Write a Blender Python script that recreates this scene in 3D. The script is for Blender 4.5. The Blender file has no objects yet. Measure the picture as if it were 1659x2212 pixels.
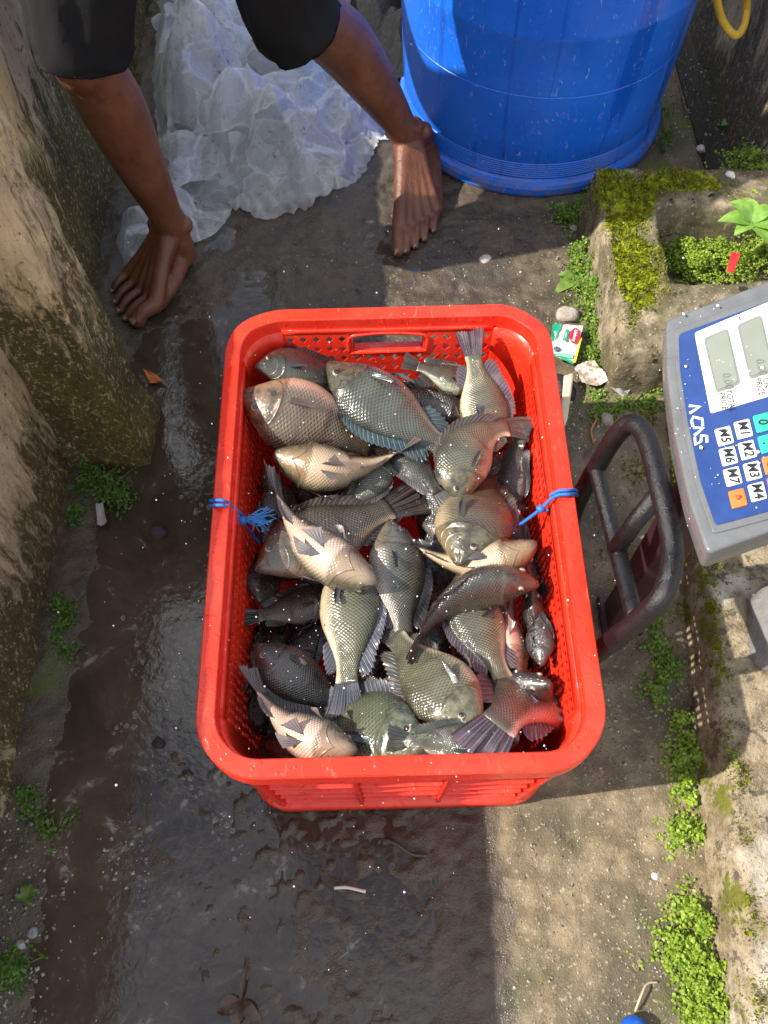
import bpy, bmesh, math, random
import numpy as np
from mathutils import Vector, Matrix, Quaternion
R = math.radians
random.seed(7)
scene = bpy.context.scene
col = scene.collection

# ------------------------------------------------------------------ camera, sky, sun, exposure
CAM_H, CAM_T, CAM_ROLL, FOC = 1.194, R(27.93), R(-.97), 850.0
cam_d = bpy.data.cameras.new('camera')
cam = bpy.data.objects.new('camera', cam_d); col.objects.link(cam)
cam.location = (0, 0, CAM_H)
cam.rotation_euler = (Matrix.Rotation(CAM_T, 3, 'X') @ Matrix.Rotation(CAM_ROLL, 3, 'Z')).to_euler()
cam_d.sensor_fit = 'VERTICAL'; cam_d.sensor_height = 36.0
cam_d.lens = FOC / 1024 * 36.0
cam_d.clip_start = .01; cam_d.clip_end = 3000
scene.camera = cam

SUN_EL, SHADOW_AZ = R(43), R(9)          # shadows run to the right and slightly away
to_sun = Vector((-math.cos(SUN_EL) * math.cos(SHADOW_AZ), -math.cos(SUN_EL) * math.sin(SHADOW_AZ), math.sin(SUN_EL)))
sun_d = bpy.data.lights.new('sun', 'SUN'); sun_d.energy = 5.0; sun_d.angle = R(.53); sun_d.color = (1, .94, .84)
sun = bpy.data.objects.new('sun', sun_d); col.objects.link(sun)
sun.rotation_euler = to_sun.to_track_quat('Z', 'Y').to_euler()
sun.location = to_sun * 20

world = bpy.data.worlds.new('World'); scene.world = world; world.use_nodes = True
wt = world.node_tree; wt.nodes.clear()
wo = wt.nodes.new('ShaderNodeOutputWorld'); wb = wt.nodes.new('ShaderNodeBackground')
sky = wt.nodes.new('ShaderNodeTexSky'); sky.sky_type = 'NISHITA'; sky.sun_disc = False
sky.sun_elevation = SUN_EL; sky.sun_rotation = math.atan2(to_sun.x, to_sun.y)
wc = wt.nodes.new('ShaderNodeTexCoord'); wn = wt.nodes.new('ShaderNodeTexNoise')
wn.inputs['Scale'].default_value = 2.6; wn.inputs['Detail'].default_value = 7; wn.inputs['Roughness'].default_value = .58
wr = wt.nodes.new('ShaderNodeMapRange'); wr.inputs[1].default_value = .40; wr.inputs[2].default_value = .6
wm = wt.nodes.new('ShaderNodeMix'); wm.data_type = 'RGBA'
wm.inputs[7].default_value = (9.5, 9.6, 9.9, 1)
wt.links.new(wc.outputs['Generated'], wn.inputs['Vector']); wt.links.new(wn.outputs['Fac'], wr.inputs[0])
wt.links.new(wr.outputs[0], wm.inputs[0]); wt.links.new(sky.outputs[0], wm.inputs[6])
wt.links.new(wm.outputs[2], wb.inputs[0]); wb.inputs[1].default_value = .112
wt.links.new(wb.outputs[0], wo.inputs[0])
vs = scene.view_settings
vs.view_transform = 'Standard'; vs.look = 'None'; vs.gamma = 1; vs.use_curve_mapping = False; vs.exposure = .68
scene.render.film_transparent = False
scene.cycles.max_bounces = 5; scene.cycles.transparent_max_bounces = 8
scene.cycles.caustics_reflective = False; scene.cycles.caustics_refractive = False
scene.cycles.use_denoising = True
scene.cycles.use_adaptive_sampling = True; scene.cycles.adaptive_threshold = .02

# ------------------------------------------------------------------ helpers
_c, _s = math.cos(CAM_T), math.sin(CAM_T)
_fwd = np.array([0, _s, -_c]); _up = np.array([0, _c, _s]); _rt = np.array([1., 0, 0])
_r2 = math.cos(CAM_ROLL) * _rt + math.sin(CAM_ROLL) * _up
_u2 = -math.sin(CAM_ROLL) * _rt + math.cos(CAM_ROLL) * _up
FP = FOC / 768 * 1659
def ray(px, py): return _fwd + (px - 829.5) / FP * _r2 - (py - 1106) / FP * _u2
def at(px, py, z=0.):
    """the place at height z that the photograph shows at (px, py) of its 1659-wide view"""
    d = ray(px, py); t = (z - CAM_H) / d[2]
    return Vector((d[0] * t, d[1] * t, z))

def tag(o, label=None, cat=None, group=None, kind=None):
    if label: o['label'] = label
    if cat: o['category'] = cat
    if group: o['group'] = group
    if kind: o['kind'] = kind
    return o
def empty(name, loc=(0, 0, 0), rz=0):
    o = bpy.data.objects.new(name, None); col.objects.link(o)
    o.location = loc; o.rotation_euler = (0, 0, rz); o.empty_display_size = .02
    return o
def link(name, me, m=None, parent=None, smooth=True):
    if m: me.materials.append(m)
    if smooth and len(me.polygons): me.polygons.foreach_set('use_smooth', [True] * len(me.polygons))
    o = bpy.data.objects.new(name, me); col.objects.link(o)
    if parent is not None:
        o.parent = parent
    return o
def mesh_from(name, V, F, uv=None):
    me = bpy.data.meshes.new(name); me.from_pydata([tuple(map(float, v)) for v in V], [], F); me.update()
    if uv is not None:
        l = me.uv_layers.new(name='UVMap'); li = np.empty(len(me.loops), np.int32); me.loops.foreach_get('vertex_index', li)
        l.data.foreach_set('uv', np.asarray(uv, np.float32)[li].ravel())
    return me
def obj(name, V, F, m=None, parent=None, uv=None, smooth=True):
    return link(name, mesh_from(name, V, F, uv), m, parent, smooth)
def from_bm(name, bm, m=None, parent=None, smooth=False):
    me = bpy.data.meshes.new(name); bmesh.ops.recalc_face_normals(bm, faces=bm.faces[:]); bm.to_mesh(me); bm.free()
    return link(name, me, m, parent, smooth)
def bevel_mod(o, w=.002, seg=2, angle=40):
    b = o.modifiers.new('bevel', 'BEVEL'); b.width = w; b.segments = seg; b.limit_method = 'ANGLE'; b.angle_limit = R(angle); return o
def box_bm(sx, sy, sz, mat=Matrix()):
    bm = bmesh.new(); bmesh.ops.create_cube(bm, size=1, matrix=mat @ Matrix.Diagonal((sx, sy, sz, 1))); return bm
def grid_faces(nu, nv, closed_v=False):
    F = []; m = nv if closed_v else nv - 1
    for i in range(nu - 1):
        for j in range(m):
            a = i * nv + j; b = i * nv + (j + 1) % nv
            F.append((a, b, b + nv, a + nv))
    return F
def tube(path, radii, n=12, cap=True, squash=None):
    """swept tube: path list of Vectors, radius list or number -> V, F"""
    P = [Vector(p) for p in path]; N = len(P)
    rr = radii if hasattr(radii, '__len__') else [radii] * N
    V = []; t0 = (P[1] - P[0]).normalized()
    ref = Vector((0, 0, 1)) if abs(t0.z) < .9 else Vector((1, 0, 0))
    nrm = (ref - t0 * ref.dot(t0)).normalized()
    for i in range(N):
        t = (P[min(i + 1, N - 1)] - P[max(i - 1, 0)]).normalized()
        nrm = (nrm - t * nrm.dot(t)).normalized(); b = t.cross(nrm)
        for k in range(n):
            a = 2 * math.pi * k / n
            V.append(P[i] + (nrm * math.cos(a) + b * math.sin(a)) * rr[i])
    F = grid_faces(N, n, True)
    if cap:
        F.append(tuple(range(n))[::-1]); F.append(tuple(range((N - 1) * n, N * n)))
    return V, F
def catmull(pts, k=6):
    P = [Vector(p) for p in pts]; out = []
    for i in range(len(P) - 1):
        p0 = P[max(i - 1, 0)]; p1 = P[i]; p2 = P[i + 1]; p3 = P[min(i + 2, len(P) - 1)]
        for j in range(k):
            t = j / k
            out.append(.5 * ((2 * p1) + (p2 - p0) * t + (2 * p0 - 5 * p1 + 4 * p2 - p3) * t * t + (3 * p1 - p0 - 3 * p2 + p3) * t ** 3))
    out.append(P[-1]); return out
# value noise -------------------------------------------------------
def _hash(ix, iy, seed):
    h = (ix * 374761393 + iy * 668265263 + seed * 974711) & 0x7fffffff
    h = ((h ^ (h >> 13)) * 1274126177) & 0x7fffffff
    return ((h ^ (h >> 16)) & 0xffff) / 65535.0
def vnoise(x, y, seed=0):
    x = np.asarray(x, float); y = np.asarray(y, float)
    ix = np.floor(x).astype(np.int64); iy = np.floor(y).astype(np.int64); fx = x - ix; fy = y - iy
    fx = fx * fx * fx * (fx * (fx * 6 - 15) + 10); fy = fy * fy * fy * (fy * (fy * 6 - 15) + 10)
    a = _hash(ix, iy, seed); b = _hash(ix + 1, iy, seed); c = _hash(ix, iy + 1, seed); d = _hash(ix + 1, iy + 1, seed)
    return (a * (1 - fx) + b * fx) * (1 - fy) + (c * (1 - fx) + d * fx) * fy
def fbm(x, y, oct=4, seed=0, gain=.5):
    s = 0; a = 1; t = 0
    for o in range(oct):
        s = s + a * vnoise(x * 2 ** o + 17.3 * o, y * 2 ** o - 9.1 * o, seed + o); t += a; a *= gain
    return s / t
def ridge(x, y, oct=3, seed=0):
    s = 0; a = 1; t = 0
    for o in range(oct):
        s = s + a * (1 - np.abs(2 * vnoise(x * 2 ** o + 5.7 * o, y * 2 ** o + 3.3 * o, seed + o) - 1)); t += a; a *= .5
    return s / t
def sstep(a, b, x):
    t = np.clip((x - a) / (b - a), 0, 1); return t * t * (3 - 2 * t)

# node materials ----------------------------------------------------
class M:
    def __init__(s, name):
        s.m = bpy.data.materials.new(name); s.m.use_nodes = True; s.t = s.m.node_tree; s.t.nodes.clear()
        s.out = s.t.nodes.new('ShaderNodeOutputMaterial')
    def n(s, typ, ins=None, **props):
        nd = s.t.nodes.new('ShaderNode' + typ)
        for k, v in props.items(): setattr(nd, k, v)
        for k, v in (ins or {}).items():
            sk = nd.inputs[k]
            if hasattr(v, 'is_output') or isinstance(v, bpy.types.NodeSocket): s.t.links.new(v, sk)
            elif isinstance(v, (tuple, list)) and len(v) == 3 and sk.type == 'RGBA': sk.default_value = (*v, 1)
            else: sk.default_value = v
        return nd
    def math(s, op, a, b=0., c=None, clamp=False):
        d = {0: a, 1: b}
        if c is not None: d[2] = c
        return s.n('Math', d, operation=op, use_clamp=clamp).outputs[0]
    def mix(s, f, a, b, blend='MIX'): return s.n('Mix', {0: f, 6: a, 7: b}, data_type='RGBA', blend_type=blend, clamp_factor=True).outputs[2]
    def noise(s, vec, scale, detail=4, rough=.55, dist=0.): 
        return s.n('TexNoise', {'Vector': vec, 'Scale': scale, 'Detail': detail, 'Roughness': rough, 'Distortion': dist}).outputs['Fac']
    def rng(s, v, a, b, c=0., d=1.): return s.n('MapRange', {0: v, 1: a, 2: b, 3: c, 4: d}, interpolation_type='SMOOTHSTEP').outputs[0]
    def objc(s): return s.n('TexCoord').outputs['Object']
    def gen(s): return s.n('NewGeometry').outputs['Position']
    def scalev(s, v, k): return s.n('VectorMath', {0: v, 1: k}, operation='MULTIPLY').outputs[0]
    def bump(s, h, strength=.3, dist=.01, nrm=None):
        d = {'Height': h, 'Strength': strength, 'Distance': dist}
        if nrm is not None: d['Normal'] = nrm
        return s.n('Bump', d).outputs[0]
    def bsdf(s, **ins):
        return s.n('BsdfPrincipled', {k.replace('_', ' '): v for k, v in ins.items()})
    def done(s, sh): s.t.links.new(sh.outputs[0] if hasattr(sh, 'outputs') else sh, s.out.inputs[0]); return s.m
def simple(name, colr, rough=.5, bump=None, var=.15, scale=60, spec=.5, coat=0.):
    m = M(name); v = m.gen(); nz = m.noise(v, scale, 5)
    c = m.mix(nz, tuple(x * (1 - var) for x in colr), tuple(min(1, x * (1 + var)) for x in colr))
    ins = dict(Base_Color=c, Roughness=m.rng(nz, .2, .8, max(.02, rough - .1), min(1, rough + .1)))
    ins['Specular_IOR_Level'] = spec; ins['Coat_Weight'] = coat
    if bump: ins['Normal'] = m.bump(m.noise(v, bump[0], 4), bump[1], bump[2])
    return m.done(m.bsdf(**ins))
# ------------------------------------------------------------------ ground
def mat_ground():
    m = M('wet_concrete'); v = m.gen()
    wet = m.n('Attribute', attribute_name='wet').outputs['Fac']  # damp floor mask, with the wall's shade painted into it
    big = m.noise(v, 5, 5, .6); mid = m.noise(v, 24, 6, .65); fine = m.noise(v, 160, 4, .7); grit = m.noise(v, 420, 2, .6)
    dry = m.mix(m.rng(mid, .35, .65), (.14, .108, .062), (.27, .21, .128))
    dry = m.mix(m.rng(big, .45, .62), dry, (.1, .084, .05))
    dry = m.mix(m.rng(fine, .56, .7), dry, (.4, .34, .23))
    dry = m.mix(m.rng(grit, .62, .7), dry, (.07, .06, .045))
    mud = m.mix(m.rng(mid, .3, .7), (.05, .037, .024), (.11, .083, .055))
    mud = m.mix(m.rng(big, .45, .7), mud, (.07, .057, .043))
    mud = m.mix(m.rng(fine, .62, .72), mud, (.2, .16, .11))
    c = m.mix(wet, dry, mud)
    moss = m.math('MULTIPLY', m.rng(m.noise(v, 9, 4), .56, .7), m.n('Attribute', attribute_name='moss').outputs['Fac'])
    c = m.mix(moss, c, (.1, .12, .025))
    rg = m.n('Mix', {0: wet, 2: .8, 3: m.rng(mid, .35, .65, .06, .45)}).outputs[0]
    h = m.math('ADD', m.math('MULTIPLY', fine, .6), m.math('MULTIPLY', grit, .4))
    return m.done(m.bsdf(Base_Color=c, Roughness=rg, Normal=m.bump(h, .7, .005), Specular_IOR_Level=.45))
def mat_water():
    m = M('muddy_water'); v = m.gen()
    n1 = m.noise(v, 38, 3, .5); film = m.noise(v, 9, 6, .62, 1.8); f2 = m.noise(v, 70, 4, .6, .8)
    foam = m.math('MULTIPLY', m.rng(film, .57, .66), m.rng(f2, .42, .62))
    c = m.mix(m.rng(film, .3, .7), (.042, .031, .021), (.07, .053, .036))
    c = m.mix(foam, c, (.22, .2, .175))
    return m.done(m.bsdf(Base_Color=c, Roughness=m.math('MULTIPLY_ADD', foam, .3, .012), IOR=1.6, Specular_IOR_Level=.5,
                         Normal=m.bump(m.math('MULTIPLY_ADD', f2, .6, n1), .085, .008)))
# near, finely broken-up sheet, with a wide plain sheet round it to the horizon
def ground_h(X, Y):
    low = .006 * sstep(.02, .2, X + .03 * (fbm(X * 4, Y * 4, 2, 5) - .5)) - .0042 * (1 - sstep(-.34, -.1, X))
    lumps = fbm(X * 9, Y * 9, 4, 11) - .5
    fine = fbm(X * 55, Y * 55, 3, 31) - .5
    pits = -np.clip(vnoise(X * 70, Y * 70, 77) - .74, 0, 1) * .012 * sstep(-.3, -.15, X)
    mudz = sstep(.95, 1.15, Y) * (1 - sstep(-.15, .05, X))
    bub = sstep(-.42, -.26, X) * (1 - sstep(.02, .14, X)) * (1 - sstep(.15, .5, Y) * .8)
    low = low + bub * sstep(.35, .6, fbm(X * 6, Y * 6, 3, 88)) * (.024 * np.clip(vnoise(X * 78, Y * 78, 66) - .56, 0, .3) + .018 * np.clip(vnoise(X * 135, Y * 135, 67) - .58, 0, .3) - .0050 + .004 * (fbm(X * 8, Y * 8, 2, 73) - .5))
    h = low + .0085 * lumps + .0052 * fine + pits + mudz * (.012 * (ridge(X * 13, Y * 13, 3, 8) - .55) + .004)
    # fringe of higher dirt along the left wall
    h = h + .012 * (1 - sstep(-.5, -.43, X + .05 * (fbm(Y * 5, X * 5, 3, 3) - .5)))
    return h
def make_ground():
    x0, x1, y0, y1, st = -.62, .66, -.2, 2.15, .0042
    nx = int((x1 - x0) / st) + 1; ny = int((y1 - y0) / st) + 1
    xs = np.linspace(x0, x1, nx); ys = np.linspace(y0, y1, ny); X, Y = np.meshgrid(xs, ys, indexing='ij')
    Z = ground_h(X, Y)
    edge = np.minimum(np.minimum(X - x0, x1 - X), np.minimum(Y - y0, y1 - Y)); Z = np.where(edge < .01, -.004, Z)
    V = np.stack([X, Y, Z], -1).reshape(-1, 3).tolist()
    F = grid_faces(nx, ny)
    # rim out to the horizon
    n0 = len(V); V += [(-400, -400, -.004), (400, -400, -.004), (400, 400, -.004), (-400, 400, -.004)]
    c00, c10, c11, c01 = 0, (nx - 1) * ny, nx * ny - 1, ny - 1
    F += [tuple([n0, n0 + 1] + [i * ny for i in range(nx - 1, -1, -1)]), tuple([n0 + 2, n0 + 3] + [i * ny + ny - 1 for i in range(nx)]),
          tuple([n0 + 1, n0 + 2] + [c10 + j for j in range(ny - 1, -1, -1)]), tuple([n0 + 3, n0] + [j for j in range(ny)])]
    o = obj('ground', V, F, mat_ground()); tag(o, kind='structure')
    me = o.data
    wet_shade_edge = .152 + .012 * (fbm(Y * 9, X * 9, 3, 41) - .5) + .05 * sstep(.5, .9, Y)     # wet darkening ends along the wall's shadow edge, so shade is painted in too
    wet = 1 - sstep(wet_shade_edge - .012, wet_shade_edge + .012, X + .03 * (fbm(X * 22, Y * 22, 4, 21) - .5) * (Y < .2))
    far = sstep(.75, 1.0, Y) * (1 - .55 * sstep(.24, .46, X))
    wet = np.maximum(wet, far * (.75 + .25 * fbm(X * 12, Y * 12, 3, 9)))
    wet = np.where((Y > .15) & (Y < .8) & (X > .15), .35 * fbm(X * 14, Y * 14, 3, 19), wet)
    moss = np.maximum(sstep(.3, .42, X), 1 - sstep(-.5, -.42, X)) * .9 + .25 * sstep(.1, .2, X)
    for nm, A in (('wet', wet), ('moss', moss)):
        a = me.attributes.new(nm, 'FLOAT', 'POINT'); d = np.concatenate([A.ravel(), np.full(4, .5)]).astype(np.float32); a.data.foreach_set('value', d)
    # standing water: its shore is wherever the ground rises through it
    nx2, ny2 = 40, 90
    gx = np.linspace(-.53, .2, nx2); gy = np.linspace(-.19, 1.35, ny2)
    V = [(x, y, -.0012) for x in gx for y in gy]
    w = obj('puddle_water', V, grid_faces(nx2, ny2), mat_water()); tag(w, kind='structure')
make_ground()

# ------------------------------------------------------------------ walls and kerbs
def mat_wall(name, tan, dark, moss_amt=.5, mossc=(.085, .085, .015), low=.5, grey=(.2, .17, .15), hzs=.21):
    m = M(name); v = m.gen(); st = m.scalev(v, (1., 1., .3))
    z = m.n('SeparateXYZ', {0: v}).outputs[2]
    big = m.noise(st, 5, 5, .6, .6); mid = m.noise(st, 17, 6, .66, .5); fine = m.noise(v, 130, 4, .7); flake = m.noise(st, 42, 5, .7, .9)
    c = m.mix(m.rng(mid, .32, .66), tan, tuple(x * .62 for x in tan))
    c = m.mix(m.rng(big, .52, .64), c, grey)
    hz = m.rng(z, .0, low, hzs, 0.)                       # damp growth reaches up from the ground
    d = m.rng(m.math('ADD', m.math('MULTIPLY_ADD', flake, .45, m.math('MULTIPLY', big, .6)), hz), .56 - .06 * moss_amt, .665 - .06 * moss_amt)
    c = m.mix(d, c, dark)
    g = m.rng(m.math('ADD', m.noise(st, 11, 5, .65), m.math('MULTIPLY', hz, .3)), .56, .68)
    c = m.mix(m.math('MULTIPLY', g, moss_amt), c, mossc)
    fl2 = m.noise(m.scalev(v, (1., 1., .7)), 120, 5, .75, .6)
    c = m.mix(m.rng(fl2, .55, .62, 0, .65), c, tuple(x * .8 for x in tan)); c = m.mix(m.rng(fl2, .42, .36, 0, .6), c, tuple(x * .5 for x in dark))
    c = m.mix(m.rng(fine, .6, .75, 0, .6), c, tuple(min(1, x * 1.5) for x in tan))
    c = m.mix(m.rng(m.noise(v, 75, 3), .66, .72, 0, .8), c, (.03, .028, .02))
    h = m.math('ADD', m.math('MULTIPLY', fine, .35), m.math('ADD', m.math('MULTIPLY', flake, .8), mid))
    return m.done(m.bsdf(Base_Color=c, Roughness=.82, Normal=m.bump(h, .8, .006), Specular_IOR_Level=.25))
def slab(name, p0, p1, amp, mat, seed, res=.012, bulge=None):
    """a rough rendered wall: box with every face subdivided and worn"""
    x0, y0, z0 = p0; x1, y1, z1 = p1
    bm = box_bm(x1 - x0, y1 - y0, z1 - z0, Matrix.Translation(((x0 + x1) / 2, (y0 + y1) / 2, (z0 + z1) / 2)))
    def cut(axis, a, b):
        n = max(1, int(abs(b - a) / res))
        for i in range(1, n):
            co = [0, 0, 0]; no = [0, 0, 0]; co[axis] = a + (b - a) * i / n; no[axis] = 1
            bmesh.ops.bisect_plane(bm, geom=bm.verts[:] + bm.edges[:] + bm.faces[:], plane_co=co, plane_no=no)
    for ax, (a, b) in enumerate(((x0, x1), (y0, y1), (z0, z1))): cut(ax, a, b)
    bm.normal_update()
    P = np.array([v.co[:] for v in bm.verts]); Nn = np.array([v.normal[:] for v in bm.verts])
    n = (fbm(P[:, 0] * 9 + P[:, 1] * 9, P[:, 2] * 7 + P[:, 1] * 3, 5, seed) - .5) + .35 * (fbm(P[:, 0] * 41 + P[:, 1] * 37, P[:, 2] * 30, 3, seed + 9) - .5)
    P = P + Nn * (amp * n)[:, None]
    for i, vv in enumerate(bm.verts):
        vv.co = P[i]
        if bulge: vv.co = bulge(vv.co)
    return from_bm(name, bm, mat, smooth=True)
M_WALL = mat_wall('stained_render', (.68, .53, .32), (.1, .078, .032), .3, (.13, .115, .03), .35, (.34, .27, .19), .16)
M_WALL2 = mat_wall('mossy_pier_render', (.64, .49, .28), (.075, .062, .022), .7, (.13, .11, .025), .5, (.27, .235, .21))
WALL_H = .61
tag(slab('rendered_wall', (-.66, -.3, -.05), (-.512, .8, WALL_H), .014, M_WALL, 3), 'tan stained wall with moss at its foot, nearest the camera on the left', 'wall')
def pier_foot(co):
    k = float(sstep(.12, .0, np.array(co.z))); co.x += .025 * k * (co.x > -.45) + .008 * math.sin(co.z * 9) * (co.x > -.45); co.y -= .012 * k * (co.y < .78); return co
tag(slab('wall_pier', (-.6, .735, -.05), (-.402, .835, WALL_H + .02), .016, M_WALL2, 8, .009, pier_foot), 'mossy concrete pier jutting from the left wall in front of the bare foot', 'pier')
tag(slab('rendered_wall', (-.72, .836, -.05), (-.525, 3.0, .5), .014, M_WALL2, 15, .014), 'tan and green wall behind the pier and the shaded leg', 'wall')

def mat_mossblock(name='mossy_concrete', moss_lo=.5):
    m = M(name); v = m.gen(); mm = m.n('Attribute', attribute_name='moss').outputs['Fac']
    big = m.noise(v, 9, 5, .6); mid = m.noise(v, 30, 6, .68); fine = m.noise(v, 190, 4, .7)
    c = m.mix(m.rng(mid, .36, .64), (.10, .083, .05), (.34, .275, .185))
    c = m.mix(m.rng(big, .42, .6), c, (.11, .095, .052))
    c = m.mix(m.rng(fine, .6, .68), c, (.5, .44, .33))
    c = m.mix(m.rng(m.noise(v, 55, 4), .6, .68), c, (.035, .03, .022))
    mo = m.rng(m.math('ADD', m.noise(v, 16, 6, .7), m.math('MULTIPLY_ADD', mm, .55, -.4)), moss_lo, moss_lo + .09)
    mc = m.mix(m.rng(m.noise(v, 70, 5), .38, .62), (.06, .065, .008), (.3, .33, .012))
    c = m.mix(mo, c, mc)
    h = m.math('ADD', m.math('MULTIPLY', fine, .4), m.math('ADD', mid, m.math('MULTIPLY', mo, .5)))
    return m.done(m.bsdf(Base_Color=c, Roughness=.9, Normal=m.bump(h, .8, .006), Specular_IOR_Level=.2))
def height_block(name, x0, x1, y0, y1, hf, mossf, mat, st=.0055):
    nx = int((x1 - x0) / st) + 1; ny = int((y1 - y0) / st) + 1
    X, Y = np.meshgrid(np.linspace(x0, x1, nx), np.linspace(y0, y1, ny), indexing='ij')
    Z = hf(X, Y); V = np.stack([X, Y, Z], -1).reshape(-1, 3)
    # push the steep faces in and out so they are not smooth ramps
    V[:, 0] += .006 * (fbm(Y.ravel() * 30, Z.ravel() * 40, 3, 4) - .5); V[:, 1] += .006 * (fbm(X.ravel() * 30, Z.ravel() * 40, 3, 14) - .5)
    o = obj(name, V.tolist(), grid_faces(nx, ny), mat)
    a = o.data.attributes.new('moss', 'FLOAT', 'POINT'); a.data.foreach_set('value', mossf(X, Y, Z).ravel().astype(np.float32)); return o
def box_in(X, Y, x0, x1, y0, y1, w=.012, seed=0):
    wx = X + .016 * (fbm(X * 14, Y * 14, 3, seed) - .5); wy = Y + .016 * (fbm(X * 14, Y * 14, 3, seed + 5) - .5)
    return sstep(x0 - w, x0 + w, wx) * (1 - sstep(x1 - w, x1 + w, wx)) * sstep(y0 - w, y0 + w, wy) * (1 - sstep(y1 - w, y1 + w, wy))
BZ = .12
def blk_h(X, Y):
    o = box_in(X, Y, .385, .96, .855, 1.27, .01, 2); pit = box_in(X, Y, .492, .86, 1.0, 1.16, .01, 6)
    n = .014 * (fbm(X * 12, Y * 12, 4, 24) - .5) + .006 * (fbm(X * 60, Y * 60, 3, 25) - .5)
    return -.02 + (BZ + .02 + n) * o - (BZ - .02) * pit * o - .02 * o * (1 - sstep(.85, .93, Y))
def blk_m(X, Y, Z):
    a = .8 * np.exp(-((X - .44) ** 2 / .003 + (Y - 1.19) ** 2 / .003)) + .85 * np.exp(-((X - .44) ** 2 / .0018 + (Y - 1.05) ** 2 / .012)) + .8 * np.exp(-((X - .56) ** 2 / .006 + (Y - 1.23) ** 2 / .0012))
    a = a + .35 * np.exp(-((X - .41) ** 2 / .0003)) + .5 * fbm(X * 8, Y * 8, 3, 91)
    return np.clip(a, 0, .95) * (Z > .07) + .1 * (Z < .06)
tag(height_block('concrete_basin', .34, .98, .83, 1.30, blk_h, blk_m, mat_mossblock()), 'mossy square concrete basin edge full of weeds beside the blue barrel', 'basin')
def kerb_h(X, Y):
    o = sstep(.393, .417, X - .09 * Y + .012 * (fbm(Y * 16, X * 16, 3, 55) - .5) - .03 * sstep(.1, -.15, Y) * 0); n = .016 * (fbm(X * 10, Y * 10, 4, 64) - .5) + .007 * (fbm(X * 60, Y * 60, 3, 65) - .5)
    low = .03 * sstep(.43, .60, Y)
    return -.02 + (.1 + n - low) * o
def kerb_m(X, Y, Z): return .75 * np.exp(-((X - .41 - .09 * Y) ** 2 / .0007)) + .55 * sstep(.4, .7, Y) + .1 * (Z < .03)
def mat_kerb():
    m = M('weathered_kerb_concrete'); v = m.gen(); mm = m.n('Attribute', attribute_name='moss').outputs['Fac']
    big = m.noise(v, 7, 5, .6); mid = m.noise(v, 26, 6, .7); fine = m.noise(v, 200, 4, .7)
    c = m.mix(m.rng(mid, .34, .62), (.17, .13, .075), (.36, .29, .19))
    c = m.mix(m.rng(big, .52, .66), c, (.48, .43, .35))
    c = m.mix(m.rng(m.noise(v, 40, 6, .78), .52, .6), c, (.11, .092, .065))
    c = m.mix(m.rng(fine, .58, .68), c, (.13, .11, .08))
    mo = m.rng(m.math('ADD', m.noise(v, 18, 6, .7), m.math('MULTIPLY_ADD', mm, .5, -.36)), .5, .6)
    c = m.mix(mo, c, m.mix(m.noise(v, 60, 3), (.06, .06, .012), (.2, .21, .03)))
    return m.done(m.bsdf(Base_Color=c, Roughness=.9, Normal=m.bump(m.math('ADD', fine, m.math('MULTIPLY', mid, 1.2)), .8, .005), Specular_IOR_Level=.2))
tag(height_block('concrete_kerb', .35, .92, -.25, .85, kerb_h, kerb_m, mat_kerb()), 'pale weathered concrete kerb running along the right edge under the scale', 'kerb')
M_WALL3 = mat_wall('shade_toned_render', (.55, .44, .28), (.085, .07, .05), .4, (.07, .08, .02), .25, (.12, .1, .08))  # tan wall in shade: the shade is put into these darker colours
tag(slab('rendered_wall', (.715, 1.30, -.05), (.9, 2.8, .42), .014, M_WALL3, 27, .014), 'dark shade-toned wall right of the blue barrel below the yellow rope', 'wall')
# ------------------------------------------------------------------ red fish crate
def mat_crate():
    m = M('red_crate_plastic'); v = m.objc(); n = m.noise(v, 30, 5, .6); f = m.noise(v, 260, 3, .6); drops = m.noise(v, 95, 2, .4)
    c = m.mix(m.rng(n, .35, .7), (.84, .036, .014), (.74, .024, .009))
    c = m.mix(m.rng(m.noise(v, 7, 5, .7), .42, .68, 0, .45), c, (.86, .075, .04))
    c = m.mix(m.rng(m.noise(m.scalev(v, (60., 14., 60.)), 1., 6, .75, 1.5), .6, .68, 0, .5), c, (.85, .2, .14))       # scuffs
    c = m.mix(m.rng(m.noise(v, 140, 3, .6), .66, .72, 0, .8), c, (.2, .03, .018))     # specks of grime
    h = m.math('ADD', m.math('MULTIPLY', f, .25), m.rng(drops, .6, .72))
    return m.done(m.bsdf(Base_Color=c, Roughness=m.rng(n, .3, .7, .2, .42), Normal=m.bump(h, .35, .0015), Specular_IOR_Level=.5))
M_CRATE = mat_crate()
crate = empty('fish_crate', (.012, .474, .003), R(.49))
tag(crate, 'bright red perforated plastic crate full of live fish', 'crate')
CZ = .30
def whw(z): return .176 + (.1945 - .176) * z / CZ, .270 + (.287 - .270) * z / CZ, .040 + .010 * z / CZ
def rrect(hw, hl, r, n=10):
    pts = []
    for cx, cy, a0 in ((hw - r, hl - r, 0), (-hw + r, hl - r, 90), (-hw + r, -hl + r, 180), (hw - r, -hl + r, 270)):
        for i in range(n + 1):
            a = R(a0 + 90 * i / n); pts.append((cx + r * math.cos(a), cy + r * math.sin(a)))
    return pts
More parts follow.
